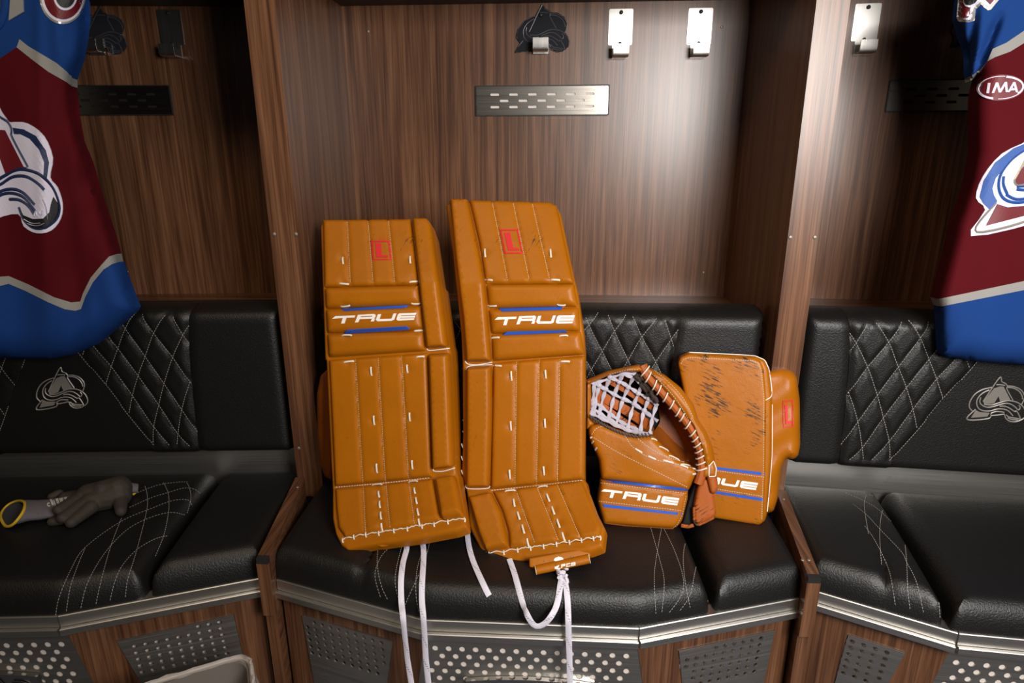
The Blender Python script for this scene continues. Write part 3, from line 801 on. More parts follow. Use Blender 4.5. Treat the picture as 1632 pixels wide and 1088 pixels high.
def grow(poly, d):
    P = np.array(poly, float); a = np.roll(P, 1, 0) - P; b = np.roll(P, -1, 0) - P
    a /= np.linalg.norm(a, axis=1)[:, None]; b /= np.linalg.norm(b, axis=1)[:, None]
    c = P.mean(0); out = []
    for p, u, v in zip(P, a, b):
        o = -(u + v); l = np.linalg.norm(o); o = o / l if l > .2 else np.zeros(2)
        if o @ (p - c) < 0: o = -o
        out.append(p + o * d * 1.3)
    return out
def goalie_pad(label, breaks, Ys, skew, core, panels, rolls, seams, hseams, stubs, toe, piping, wordbox, stripes, emblem, base, dark_side=None):
    M, Yf = pad_map(breaks, Ys, skew)
    c = at_Y([base], Yf(np.array([base], float)))[0]
    th = thing('goalie_leg_pad', label, 'leg pad', (c[0], c[1], SEAT_TOP), 'goalie leg pads')
    parts = [th]
    # the foam core follows the folds: one surface, per point normals
    def Mc(p, dp_=.012):
        P = at_Y(p, Yf(p)); Q1 = at_Y(p + [6, 0], Yf(p + [6, 0])); Q2 = at_Y(p + [0, 10], Yf(p + [0, 10])); Q0 = at_Y(p - [0, 10], Yf(p - [0, 10]))
        N = np.cross(Q2 - Q0, Q1 - P); N /= np.linalg.norm(N, axis=1)[:, None]; N[N[:, 1] > 0] *= -1
        return P - N * dp_, N
    tt = lambda p: np.interp(Yf(p), [Ys[-1], Ys[-2], Ys[-2] + .03], [.014, .04, .052])
    co = patch('pad_core', [core], lambda p: Mc(p, .0165), tan, th, .012, 5., tt, 9., bstep=6.)
    allseams = {}
    objs = [co]; dimples = [((a[0] + b[0]) / 2, (a[1] + b[1]) / 2) for a, b in stubs]
    dp = np.array(dimples)
    for nm, poly, corner in panels:
        sm = [np.array(s, float) for s in seams.get(nm, [])]
        poly = grow(poly, 1.6)
        def hf(p, sm=sm):
            H = np.zeros(len(p))
            if sm: H -= .0034 * np.exp(-(dist_to(p, sm, False) / 2.2) ** 2)
            dd = np.linalg.norm(p[:, None] - dp[None], axis=2).min(1); H -= .0035 * np.exp(-(dd / 6.) ** 2)
            return H
        pan = patch(nm, [rnd(poly, corner)], Mc, tan, th, .0205 if nm == 'knee_roll' else .0178, 12. if nm == 'knee_roll' else 7.0, .004, 4.2, hf, bstep=4.5)
        objs.append(pan)
    for nm, poly, corner, hh in rolls:
        objs.append(patch(nm, [rnd(poly, corner)], Mc, tan, th, hh, 7.0, .004, 6., bstep=4.))
    tree = bvh(objs)
    mb = MB()
    for nm in seams: stitch(mb, tree, seams[nm], smooth=False, L=.0034, gap=.0016, wd=.0008, hg=.0007)
    stitch(mb, tree, hseams, smooth=True, L=.0044, gap=.0016, wd=.0013, hg=.001)
    tag(mb.build('stitching', thread_w, th, None), kind='stuff')
    for a, b in stubs:
        mb = MB(); lace_stub(mb, tree, a, b); mb.build('tie_lace', cordm, th)
    # toe lacing: a wavy cord with a knot tick at every hole
    mb = MB(); tp = np.array(toe, float); wav = []
    for i in range(len(tp) - 1):
        wav += [tp[i], (tp[i] + tp[i + 1]) / 2 + np.array([0, -3.0])]
    wav.append(tp[-1]); pp = resample(spline(wav, 5), 3.); P, N = cast(tree, pp, .0015); N = smoothN(N, 5)
    mb.tube(P, .0012, 5)
    tl_ = mb.build('toe_lacing', cordm, th)
    for q in tp:
        mb = MB(); lace_stub(mb, tree, q + [-.4, -3.2], q + [.6, 4.0], .0017); mb.build('lace_knot', cordm, tl_)
    for ln in piping:
        P, N = cast(tree, resample(spline(ln, 6), 2.5), .0008); MB().tube(P, .0011, 5).build('piping', white_v, th)
    word(wordbox, tree, white_v, th)
    for s in stripes: decal('stripe', [[s]], tree, blue_v, th, .0030, .004)
    e = decal('emblem', [[emblem[0], emblem[1]], [emblem[2]]], tree, red_e, th, .0014, .001, 3., False)
    e['label'] = 'red embroidered letter L in a red frame'
    return th, tree, Mc, Yf
LPB = [((508, 353), (690, 357)), ((515, 456), (706, 450)), ((516, 574), (716, 560)), ((527, 780), (727, 755)), ((550, 872), (742, 836))]
RPB = [((712, 320), (886, 325)), ((724, 455), (918, 452)), ((739, 580), (934, 572)), ((742, 783), (936, 765)), ((775, 893), (960, 858))]
s_l = a1
LP = goalie_pad('shorter-looking tan leather leg pad on the left, next to the divider', LPB, [.05, -.045, -.088, -.165, -.275], -.015,
    rnd(a1((95, 195), (112, 167), (690, 164), (716, 205), (800, 865), (809, 890)) + a2((836, 640), (846, 668), (888, 900), (891, 940), (830, 962), (650, 1000), (330, 1052), (240, 1070), (205, 1045), (175, 985), (158, 900), (158, 745), (150, 600), (125, 50)) + a1((118, 930)), 3.),
    [('thigh_panel', a1((118, 170), (593, 166), (634, 520), (127, 533)), 3), ('knee_roll', a1((127, 538), (636, 525), (648, 632), (133, 652)), 3), ('knee_roll', a1((133, 656), (649, 637), (660, 768), (140, 785)), 3),
     ('knee_roll', a1((140, 790), (661, 772), (672, 880), (148, 915)), 3), ('shin_panel', a2((152, 48), (682, 10), (708, 678), (184, 730)), 3), ('boot_panel', a2((186, 742), (712, 690), (752, 912), (285, 1000), (240, 1005), (205, 955), (186, 850)), 4)],
    [('upper_side_roll', a1((600, 168), (690, 168), (713, 205), (798, 862), (682, 868), (640, 520)), 5, .030), ('shin_side_roll', a2((692, 12), (807, 5), (833, 625), (714, 640)), 6, .032), ('boot_side_roll', a2((722, 690), (838, 668), (884, 895), (762, 913)), 6, .028)],
    {'thigh_panel': [a1((250, 170), (268, 522)), a1((362, 169), (390, 520)), a1((472, 168), (508, 515))], 'shin_panel': [a2((295, 42), (335, 712)), a2((418, 34), (457, 704)), a2((545, 24), (582, 692))],
     'boot_panel': [a2((337, 732), (350, 980)), a2((460, 720), (483, 962)), a2((585, 708), (615, 940))]},
    [a2((186, 735), (450, 712), (708, 683))],
    [tuple(a1(p, q)) for p, q in [((225, 373), (228, 410)), ((590, 368), (592, 406)), ((208, 515), (258, 519)), ((588, 508), (632, 505)), ((215, 640), (265, 634)), ((597, 624), (645, 624)), ((222, 797), (275, 797)), ((612, 773), (660, 770)), ((232, 942), (286, 936)), ((625, 914), (668, 911)), ((378, 968), (382, 1014)), ((573, 956), (577, 999))]] +
    [tuple(a2(p, q)) for p, q in [((393, 348), (397, 397)), ((587, 332), (590, 377)), ((408, 608), (412, 657)), ((600, 590), (604, 637)), ((385, 724), (440, 720)), ((582, 707), (632, 703)), ((418, 756), (424, 790)), ((424, 810), (428, 847)), ((430, 868), (434, 909)), ((434, 930), (443, 974)), ((612, 738), (618, 770)), ((620, 790), (628, 825)), ((628, 850), (637, 888)), ((636, 906), (645, 947))]],
    a2((225, 1022), (285, 1004), (350, 992), (420, 984), (502, 970), (575, 960), (655, 946), (720, 936), (795, 922), (885, 910)),
    [a1((682, 870), (700, 878), (803, 867)), a2((712, 638), (725, 648), (775, 647), (832, 630))],
    [a6((95, 243))[0], a6((1465, 188))[0], a6((95, 370))[0], a6((1465, 302))[0]],
    [a6((250, 118), (1290, 62), (1350, 68), (1285, 105), (300, 152)), a6((290, 518), (340, 460), (1310, 402), (1355, 445))],
    [a7((215, 240), (740, 240), (805, 800), (262, 805)), a7((262, 285), (698, 285), (755, 768), (294, 765)), a7((330, 312), (495, 318), (520, 665), (690, 668), (690, 725), (365, 728))], (640, 850))
RP = goalie_pad('taller-looking tan leather leg pad in the middle, next to the catch glove', RPB, [.07, -.045, -.088, -.165, -.280], -.015,
    rnd(a1((778, 78), (805, 58), (1345, 72), (1385, 84), (1410, 130), (1500, 560), (1535, 800), (1542, 905)) + a2((1540, 60), (1535, 695)) + a3((1475, 125), (1535, 290), (1575, 370), (1560, 468), (1490, 495), (1200, 540), (970, 570), (940, 562), (890, 480), (835, 365), (822, 190), (795, 90)) + a2((870, 450), (868, 75)) + a1((862, 800), (815, 330)), 3.),
    [('thigh_panel', a1((912, 62), (1345, 76), (1383, 95), (1475, 512), (1002, 515), (962, 300)), 3), ('knee_roll', a1((1003, 520), (1477, 517), (1500, 640), (1015, 650)), 3), ('knee_roll', a1((1016, 655), (1501, 645), (1512, 772), (1030, 788)), 3),
     ('knee_roll', a1((1031, 793), (1514, 777), (1535, 900), (1038, 935)), 3), ('shin_panel', a2((1042, 65), (1537, 25), (1532, 690), (1028, 745)), 3), ('boot_panel', a3((970, 178), (1450, 122), (1528, 290), (1556, 375), (1545, 428), (1064, 484), (1052, 400), (1020, 290)), 4)],
    [('upper_side_roll', a1((803, 62), (908, 62), (960, 300), (1000, 520), (1035, 938), (895, 940), (876, 700), (836, 400)), 5, .030), ('shin_side_roll', a2((896, 82), (1035, 72), (1038, 300), (1026, 735), (895, 735)), 6, .032), ('boot_side_roll', a3((836, 208), (965, 180), (1020, 290), (1052, 430), (1060, 482), (935, 510), (890, 400)), 6, .028)],
    {'thigh_panel': [a1((1035, 68), (1120, 508)), a1((1147, 71), (1237, 503)), a1((1250, 75), (1348, 503))], 'shin_panel': [a2((1168, 57), (1158, 728)), a2((1290, 48), (1275, 720)), a2((1402, 40), (1388, 706))],
     'boot_panel': [a3((1095, 170), (1200, 466)), a3((1210, 157), (1328, 449)), a3((1320, 144), (1445, 433))]},
    [a2((1028, 752), (1280, 728), (1533, 695))],
    [tuple(a1(p, q)) for p, q in [((995, 328), (998, 372)), ((1350, 330), (1354, 374)), ((997, 495), (1038, 498)), ((1355, 495), (1402, 497)), ((1013, 636), (1060, 636)), ((1387, 630), (1432, 632)), ((1030, 812), (1075, 808)), ((1400, 800), (1445, 798)), ((1040, 960), (1086, 962)), ((1408, 938), (1455, 938))]] +
    [tuple(a2(p, q)) for p, q in [((1138, 108), (1141, 157)), ((1323, 101), (1326, 145)), ((1135, 378), (1138, 427)), ((1320, 365), (1323, 412)), ((1129, 641), (1132, 690)), ((1313, 623), (1317, 669)), ((1105, 757), (1160, 752)), ((1285, 735), (1335, 730)), ((1150, 798), (1158, 840)), ((1172, 868), (1185, 910)), ((1197, 938), (1210, 985)), ((1224, 1013), (1236, 1062)), ((1330, 771), (1346, 812)), ((1358, 840), (1373, 882)), ((1386, 908), (1402, 954)), ((1414, 980), (1430, 1027))]],
    a3((920, 522), (950, 518), (1030, 510), (1105, 497), (1175, 487), (1245, 477), (1315, 465), (1385, 454), (1450, 443), (1515, 434), (1552, 430)),
    [a1((888, 935), (905, 952), (960, 955), (1035, 942)), a2((893, 722), (905, 742), (1005, 742), (1024, 728)), a1((893, 985), (915, 962), (1035, 955))],
    [a1((1048, 698))[0], a1((1482, 688))[0], a1((1048, 743))[0], a1((1482, 731))[0]],
    [a1((1072, 650), (1415, 641), (1412, 656), (1090, 666)), a1((1093, 796), (1115, 778), (1430, 768), (1442, 781))],
    [a1((1078, 222), (1175, 222), (1202, 355), (1103, 355)), a1((1086, 230), (1169, 230), (1193, 347), (1110, 347)), a1((1100, 242), (1132, 240), (1150, 322), (1180, 325), (1182, 337), (1122, 337))], (860, 870))
# calf wing at the left of the left pad
th, tree, Mc, Yf = LP
mw = M_pxplane(at_Y([(515, 680)], -.045)[0], (-.25, -1, .05))
patch('calf_wing', [rnd(a2((150, 90), (105, 130), (85, 230), (88, 450), (105, 620), (130, 682), (168, 702), (170, 300)), 4)], mw, tan_d, th, .010, 6., .012, 8.)
# strap ends and the toe bridge
zt = SEAT_TOP
mbr = M_pxplane(at_Z([(640, 868)], SEAT_TOP + .018)[0], (0, -.55, .8))
br0 = patch('toe_bridge', [rnd(a3((325, 468), (590, 405), (598, 442), (520, 458), (365, 482)), 2)], mbr, tan, th, .004, 4., .004, 6.)
tb = bvh([br0]); decal('rivet_cap', [[circ(a3((432, 450))[0], 6.5, 12) * [1, .45] + [0, .55 * a3((432, 450))[0][1]]]], tb, white_v, th, .001)
th2 = RP[0]
b9 = crop(840, 870, .07353)
mbr = M_pxplane(at_Z([(895, 895)], SEAT_TOP + .02)[0], (0, -.75, .66))
br1 = patch('toe_bridge', [rnd(b9((45, 262), (1270, 40), (1395, 185), (1300, 300), (300, 500), (50, 450)), 2)], mbr, tan, th2, .003, 3., .004, 5.)
tb = bvh([br1]); decal('rivet_cap', [[b9((575, 305), (610, 255), (680, 228), (750, 238), (790, 275), (780, 300), (690, 318), (610, 325))]], tb, white_v, th2, .001)
for c_ in ((380, 328), (957, 233)):
    P, N = cast(tb, [b9(c_)[0]]); MB().ball(P[0], .0016, 8, 5).build('rivet', screw_m, th2)
P, N = at_plane(b9((185, 515), (1345, 268)), at_Z([(895, 905)], SEAT_TOP + .012)[0], (0, -.75, .66)), None
Q = np.array([P[0] + (P[1] - P[0]) * i / 8 for i in range(9)])
slv = MB().tube(Q, .0105, 14, flat=(1, .8), caps=False).build('strap_sleeve', tan, th2)
MB().tube([Q[0] - (Q[1] - Q[0]) * .03, Q[0] + (Q[1] - Q[0]) * .02], .0112, 14, flat=(1, .8)).build('sleeve_edge', white_v, th2)
MB().tube([Q[-1] - (Q[1] - Q[0]) * .02, Q[-1] + (Q[1] - Q[0]) * .03], .0112, 14, flat=(1, .8)).build('sleeve_edge', white_v, th2)
ts = bvh([slv])
# strap print: chevron, P, C, 8-shaped last letter
GL = [[b9((598, 445), (700, 408), (662, 470), (725, 468), (720, 500), (618, 530), (645, 492), (600, 488))],
      [b9((738, 395), (828, 380), (826, 425), (765, 440), (762, 470), (735, 476)), b9((764, 410), (803, 403), (802, 413), (765, 420))],
      [b9((848, 378), (938, 362), (936, 380), (872, 392), (870, 428), (940, 415), (938, 434), (845, 452))],
      [b9((955, 358), (1040, 343), (1050, 380), (1048, 415), (950, 432)), b9((976, 372), (1020, 364), (1020, 374), (976, 382)), b9((974, 396), (1024, 387), (1024, 397), (974, 407))]]
decal('lettering', GL, ts, white_v, th2, .0008)
# laces hanging over the seat edge
benchtree = bvh([o for o in bpy.data.objects if o.type == 'MESH' and o.name.startswith(('cushion_cover', 'steel_trim', 'steel_lip'))])
def drape(px, free=None):
    P = []; N = []
    for i, p in enumerate(px):
        if p[1] > 972 or (free and free[0] <= i <= free[1]):
            y_ = -.409; q = at_Y([p], y_)[0]; n = np.array([0, -1., .05])
        else:
            q, n = cast(benchtree, [p], .004); q, n = q[0], n[0]
            if q[1] > -.05: q = at_Z([p], SEAT_TOP + .006)[0]; n = np.array([0, 0, 1.])
        P.append(q); N.append(n / np.linalg.norm(n))
    P = np.array(P); N = np.array(N)
    for _ in range(4):
        P[1:-1] = (P[:-2] + 2 * P[1:-1] + P[2:]) / 4; N[1:-1] = N[:-2] + 2 * N[1:-1] + N[2:]; N /= np.linalg.norm(N, axis=1)[:, None]
    return P, N
def lace(parent, px, wd=.0115, tail=None, free=None):
    P, N = drape(px, free)
    if tail:
        e = P[-1].copy()
        for i in range(1, 5): P = np.vstack([P, e + np.array([.004 * i * tail, -.002 * i, -.04 * i])]); N = np.vstack([N, [0, -1., 0]])
    return ribbon('lace', P, N, wd, .0028, lace_m, parent, lace_dk)
d3 = lambda *p: dens(a3(*p), 14, False).tolist()
lace(th, dens(spline(a3((500, 455), (505, 500), (485, 570), (477, 650), (480, 760), (487, 900), (508, 1088)), 6), 12, False).tolist(), tail=1)
lace(th, dens(spline(a3((586, 440), (597, 520), (591, 640), (590, 760), (597, 900), (608, 1088)), 6), 12, False).tolist(), tail=.6)
lace(th2, dens(spline(a3((832, 380), (838, 470), (865, 570), (915, 680), (952, 745)), 6), 12, False).tolist())
lace(th2, dens(spline(a3((1060, 555), (1090, 640), (1130, 775), (1165, 865), (1205, 912), (1265, 885), (1315, 800), (1335, 700), (1345, 640)), 6), 10, False).tolist(), free=None)
lace(th2, dens(spline(a3((1350, 640), (1370, 720), (1378, 820), (1381, 950), (1386, 1088)), 6), 12, False).tolist(), tail=.4)
kp = cast(benchtree, a3((1348, 612), (1345, 640), (1350, 668)), .008)[0]
mb = MB()
for i, q in enumerate(kp):
    mb.tube([q + np.array([.0085 * math.cos(a + i), -.003 - .004 * math.sin(a * 2), .0065 * math.sin(a + i * .6)]) for a in np.linspace(0, 5.2, 12)], .0034, 6)
mb.build('lace_knot', lace_m, th2)
# side buckles between the pads
for p in ((733, 658), (729, 733)):
    q = at_Y([p], -.05)[0]; mb = MB()
    mb.box(q - [.004, .002, .010], q + [.003, .002, .010]); mb.tube([q - [.012, 0, 0], q + [.004, 0, 0]], .0016, 6); mb.build('strap_buckle', chrome, th2)
for y in (600, 622, 648, 672, 690, 710, 730, 752):
    x = 737.5
    P, N = cast(RP[1], [(x, y)]); MB().tube([P[0] + N[0] * .001 + [-.002, 0, .005], P[0] + N[0] * .002, P[0] + N[0] * .001 + [.001, 0, -.005]], .0016, 5).build('side_lace', cordm, th2)
# ------------------------------------------------------------------ blocker
b4 = crop(900, 550, .2849); b7 = crop(1050, 660, .1747); bA = crop(930, 760, .1103)
NB = np.array([-.16, -.95, .24]); NB /= np.linalg.norm(NB)
PB = at_Z([(1160, 832)], SEAT_TOP + .003)[0]
bk = thing('goalie_blocker', 'scuffed tan rectangular blocker glove leaning behind the catch glove', 'blocker', PB)
MBk = lambda off: M_pxplane(PB + NB * off, NB)
board = b4((634, 100), (646, 68), (690, 50), (1055, 70), (1098, 90), (1114, 140), (1128, 300), (1122, 700), (1113, 985), (1088, 1006), (842, 966), (800, 955), (720, 560), (664, 240))
bo = patch('board_face', [rnd(board, 4)], MBk(-.006), tan_s, bk, .006, 6., .004, 9., bstep=6)
bs = patch('board_side', [rnd(b4((632, 100), (642, 60), (690, 38), (1062, 58), (1120, 82), (1142, 130), (1160, 285), (1158, 620), (1132, 945), (1118, 990), (1088, 1008), (842, 968), (795, 958), (715, 560), (660, 240)), 4)], MBk(-.032), tan, bk, .022, 5., .012, 12., bstep=7)
hand = patch('hand_cover', [rnd(b4((1080, 150), (1145, 140), (1200, 127), (1260, 134), (1297, 170), (1315, 300), (1318, 560), (1306, 620), (1275, 640), (1237, 632), (1215, 680), (1190, 860), (1168, 930), (1060, 960)), 5)],
             MBk(-.075), tan, bk, .034, 16., .014, 7., lambda p: .003 * np.sin(p[:, 1] / 9 + p[:, 0] / 14), bstep=6)
tf = bvh([bo]); tsd = bvh([bs, hand, bo])
mb = MB()
stitch(mb, tf, [b4((800, 695), (1118, 738)), b4((800, 795), (1110, 845)), b4((650, 105), (665, 78), (700, 68), (1050, 86), (1085, 100), (1100, 145), (1114, 300), (1110, 690), (1101, 975))], smooth=False, L=.0032, gap=.0018, wd=.0011)
tag(mb.build('stitching', thread_w, bk, None), kind='stuff')
for ln in (b4((690, 40), (1060, 60), (1118, 84), (1140, 130), (1158, 270), (1125, 306)), b4((1160, 330), (1158, 620), (1132, 930))):
    P, N = cast(tsd, resample(spline(ln, 8), 2.5), .0004); MB().tube(P, .0011, 5).build('piping', white_v, bk)
for q in ([(790, 673), (1120, 712), (1120, 728), (790, 687)], [(790, 806), (1110, 855), (1110, 871), (790, 820)]): decal('stripe', [[b4(*q)]], tf, blue_v, bk, .0012)
word([b7((197, 538))[0], b7((905, 626))[0], b7((197, 594))[0], b7((905, 694))[0]], tf, white_v, bk)
e = decal('emblem', [[b4((1220, 310), (1275, 305), (1278, 455), (1222, 462)), b4((1225, 316), (1270, 311), (1272, 450), (1227, 456))], [b4((1231, 335), (1247, 333), (1248, 424), (1267, 422), (1268, 438), (1235, 442))]], tsd, red_e, bk, .0014, .001, 2.5, False)
e['label'] = 'red embroidered letter L in a red frame'
# ------------------------------------------------------------------ catch glove
NG = np.array([-.06, -.93, .33]); NG /= np.linalg.norm(NG)
PG = at_Z([(1015, 838)], SEAT_TOP + .003)[0]
cg = thing('catch_glove', 'tan leather goalie catch glove with white laced net pocket', 'catch glove', PG)
def MG(off): return M_pxplane(PG + NG * off, NG)
inner = b4((122, 215), (250, 158), (420, 128), (520, 225), (640, 375), (725, 520), (752, 600), (760, 705), (640, 650), (560, 580), (490, 505), (400, 512), (330, 495), (150, 445), (124, 330))
bowl = patch('pocket', [rnd(inner, 4)], MG(.0), tan_d, cg, -.085, 62., .095, 7., bstep=7)
palm = patch('palm', [rnd(b4((128, 470), (145, 445), (200, 437), (330, 488), (400, 507), (490, 500), (560, 570), (640, 640), (735, 690), (748, 715), (715, 770), (690, 815), (203, 748), (190, 640), (165, 585), (136, 525)), 4)], MG(-.004), tan_s, cg, .020, 9., .03, 6.,
             lambda p: .006 * np.exp(-((p[:, 0] - 1030) ** 2 + (p[:, 1] - 735) ** 2) / 900.), bstep=5)
cuff = patch('cuff', [rnd(b4((200, 748), (690, 812), (688, 860), (655, 990), (612, 1028), (400, 1015), (215, 1000), (180, 872)), [2, 2, 4, 8, 8, 3, 4, 4])], MG(-.004), tan, cg, .022, 8., .03, 6., bstep=5)
tp_ = bvh([palm, cuff])
arch = patch('finger_band', [rnd(b4((430, 108), (480, 128), (560, 165), (645, 232), (722, 330), (748, 415), (792, 480), (828, 570), (842, 650), (815, 690), (775, 690), (750, 570), (704, 455), (604, 325), (505, 205), (440, 140)), 4)], MG(.000), tan, cg, .030, 11., .05, 6., bstep=5)
tipb = patch('thumb_band', [rnd(b4((100, 200), (250, 140), (415, 106), (440, 125), (462, 178), (430, 152), (330, 150), (240, 172), (130, 222)), 3)], MG(.000), tan, cg, .022, 6., .04, 6., bstep=5)
left = patch('thumb_side', [rnd(b4((118, 208), (150, 200), (150, 320), (140, 400), (170, 440), (135, 470), (118, 470)), 3)], MG(-.01), tan, cg, .014, 5., .03, 6., bstep=5)
# laced raw edge along the finger band
edge = spline(b4((432, 112), (465, 175), (545, 262), (625, 355), (695, 445), (738, 525), (760, 605), (764, 690), (742, 770)), 8)
E3 = at_plane(resample(edge, 5.), PG, NG) + NG * .012
MB().tube(E3, .0112, 10, flat=(1, .9)).build('laced_edge', tan_r, cg)
mb = MB()
T3 = np.gradient(E3, axis=0); T3 /= np.linalg.norm(T3, axis=1)[:, None]
for f in (.05, .11, .17, .23, .29, .355, .42, .485, .55, .61, .665, .715, .76, .80, .845, .90):
    i = int(f * (len(E3) - 1)); c = E3[i]; t_ = T3[i]; sd = np.cross(t_, NG); sd /= np.linalg.norm(sd)
    if sd[0] < 0: sd = -sd
    MB().tube([c + .0130 * (math.cos(a) * sd + math.sin(a) * NG) + t_ * (-.006 * math.cos(a)) for a in np.linspace(-.35, math.pi + .35, 11)], .0016, 6).build('edge_lace', cordm, cg)
# net
net_m = plain('worn_net_lace', L(176, 172, 184), .9, bump=(500, .6, .001), var=(60, .3))
def netpt(q, extra=0.):
    p = np.asarray(q, float); P = at_plane(p, PG, NG)
    c = np.array([994., 648.]); d = np.clip(np.linalg.norm((p - c) / np.array([58., 52.]), axis=1), 0, 1)
    return P - NG * (.034 * (1 - d ** 2) - .002 - extra)[:, None] if np.ndim(extra) else P - NG * (.034 * (1 - d ** 2) - .002 - extra)[:, None]
patch('pocket_mesh', [rnd(b4((150, 205), (250, 168), (330, 150), (430, 160), (520, 320), (535, 430), (490, 495), (400, 505), (300, 475), (150, 400)), 4)], MG(-.040), blk_fab, cg, -.02, 20., .03, 8.)
straps = [([(165, 262), (260, 318), (370, 382), (470, 448)], .0185), ([(235, 182), (320, 230), (410, 285), (500, 345)], .0165), ([(150, 300), (240, 360), (300, 405), (400, 470)], .0105)]
for ln, wd in straps:
    P = netpt(resample(spline(b4(*ln), 8), 4.), -.007); MB().tube(P, 1., 8, flat=(wd / 1.6, .0022), up=NG).build('pocket_strap', tan_r, cg)
mb = MB()
fam1 = [[(165, 205), (160, 300), (150, 395)], [(200, 198), (175, 300), (165, 400)], [(255, 172), (218, 285), (190, 405)], [(325, 160), (285, 265), (255, 385), (238, 435)], [(385, 178), (335, 295), (303, 400), (290, 455)], [(435, 225), (392, 335), (362, 440), (352, 485)], [(485, 275), (445, 380), (425, 485)], [(515, 330), (490, 420), (475, 490)]]
fam2 = [[(150, 205), (225, 245), (300, 288), (380, 325), (450, 372), (520, 425)], [(250, 178), (325, 212), (405, 262), (470, 300), (520, 340)], [(320, 160), (380, 180), (440, 225), (485, 265)], [(155, 385), (240, 428), (330, 470), (420, 492), (490, 488)], [(150, 345), (200, 385), (280, 435), (360, 478), (470, 498)], [(155, 310), (210, 350), (265, 395), (330, 440), (420, 480)], [(160, 215), (240, 190), (330, 160), (400, 162)]]
for ln in fam1 + fam2:
    px = resample(spline(b4(*ln), 8), 3.); n = len(px)
    P = netpt(px, 0.0); w_ = np.array([.0036 + .0013 * math.sin(i * .9 + len(ln) * ln[0][0]) for i in range(n)])
    MB().tube(P, w_, 7, flat=(1., .55), up=NG).build('net_strand', net_m, cg)
for ln in fam1[1:-1]:
    for l2 in fam2[:2]:
        A = resample(spline(b4(*ln), 8), 2.); B = resample(spline(b4(*l2), 8), 2.); D = np.linalg.norm(A[:, None] - B[None], axis=2); i = np.unravel_index(D.argmin(), D.shape)
        if D.min() < 3: MB().ball(netpt(A[i[0]][None], .001)[0], (.0062, .0040, .0058), 8, 6).build('net_knot', net_m, cg)
mb = MB()
px = resample(spline(b4((150, 400), (230, 450), (310, 488), (390, 508), (490, 496)), 8), 5.)
P = at_plane(px, PG, NG) + NG * .012
for i in range(0, len(P) - 1):
    mb.tube([P[i] + np.array([-.004, 0, .006]), P[i] + NG * .004, P[i] + np.array([.003, 0, -.006])], .0016, 5)
tag(mb.build('rim_lacing', plain('dark_cord', L(70, 66, 66), .8), cg), kind='stuff')
mb = MB()
for a_, b_ in (((420, 160), (505, 300)), ((440, 175), (520, 320)), ((400, 165), (470, 270))):
    P = netpt(resample(np.array(b4(a_, b_)), 3.), .004); mb.tube(P + np.random.RandomState(3).randn(len(P), 3) * .002, .005, 6)
tag(mb.build('frayed_edge', plain('frayed_dark_lace', L(58, 46, 40), .95, bump=(200, 1, .004)), cg), kind='stuff')
# stitching, laces, print
mb = MB()
stitch(mb, tp_, [b4((160, 515), (300, 600), (480, 690), (688, 795)), b4((150, 500), (185, 460), (240, 455)), b4((335, 500), (372, 560), (430, 605), (510, 640), (610, 660), (735, 692)), b4((400, 515), (470, 570), (560, 620), (690, 660)), b4((500, 510), (600, 600), (700, 668))], L=.0034, gap=.002, wd=.0011)
stitch(mb, tp_, [bA((248, 85), (1490, 240)), bA((195, 345), (1430, 485)), bA((1480, 270), (1425, 545), (1350, 690), (1280, 740))], smooth=False, L=.0034, gap=.002, wd=.0011)
stitch(mb, bvh([arch, tipb]), [b4((500, 140), (600, 225), (670, 310), (715, 400)), b4((250, 162), (340, 140), (420, 135)), b4((480, 150), (580, 250), (650, 340), (700, 430))], L=.0034, gap=.002, wd=.0011)
tag(mb.build('stitching', thread_w, cg, None), kind='stuff')
for p, q in [((395, 578), (432, 600)), ((468, 620), (508, 637)), ((552, 642), (606, 657)), ((648, 670), (690, 686)), ((505, 502), (522, 528)), ((555, 550), (592, 580)), ((618, 600), (652, 632)), ((690, 622), (716, 646))] + [((124, 522), (142, 520)), ((130, 555), (150, 550)), ((150, 590), (170, 588)), ((715, 720), (760, 716)), ((718, 690), (760, 686))]:
    mb = MB(); lace_stub(mb, tp_, *b4(p, q), .002); mb.build('tie_lace', cordm, cg)
for q in ([(248, 28), (1512, 168), (1508, 205), (245, 62)], [(203, 378), (1420, 515), (1415, 550), (225, 425)]): decal('stripe', [[bA(*q)]], tp_, blue_v, cg, .0014)
word([bA((253, 168))[0], bA((1385, 305))[0], bA((253, 282))[0], bA((1385, 414))[0]], tp_, white_v, cg)
P, N = cast(tp_, resample(np.array(b4((205, 1002), (400, 1018), (612, 1030))), 4.), .0); MB().tube(P - NG * .004, .0032, 7).build('cuff_binding', tan_r, cg)
# wrist straps and flap at the right
patch('wrist_lining', [b4((690, 880), (735, 750), (790, 745), (760, 900), (730, 1000), (655, 1008))], MG(-.014), blk_fab, cg, .006, 5., .02, 7.)
flap = patch('wrist_flap', [rnd(b4((742, 790), (765, 745), (805, 742), (832, 830), (848, 948), (830, 966), (742, 1008), (722, 990), (720, 905)), 4)], MG(.0), tan_r, cg, .010, 6., .014, 6., bstep=4)
P, N = cast(bvh([flap]), resample(spline(b4((724, 905), (726, 985), (745, 1004), (835, 962)), 6), 3.), .0); MB().tube(P, .0032, 7).build('flap_binding', tan_r, cg)
P = at_plane(resample(spline(b4((652, 1010), (690, 1016), (722, 1008)), 6), 3.), PG, NG); MB().tube(P - NG * .004, .0042, 7).build('lining_binding', tan_r, cg)
lp = patch('finger_loop', [rnd(b4((775, 575), (800, 600), (834, 645), (850, 720), (860, 800), (842, 832), (812, 830), (792, 740)), 4)], MG(.006), tan_r, cg, .014, 6., .012, 6., bstep=4)
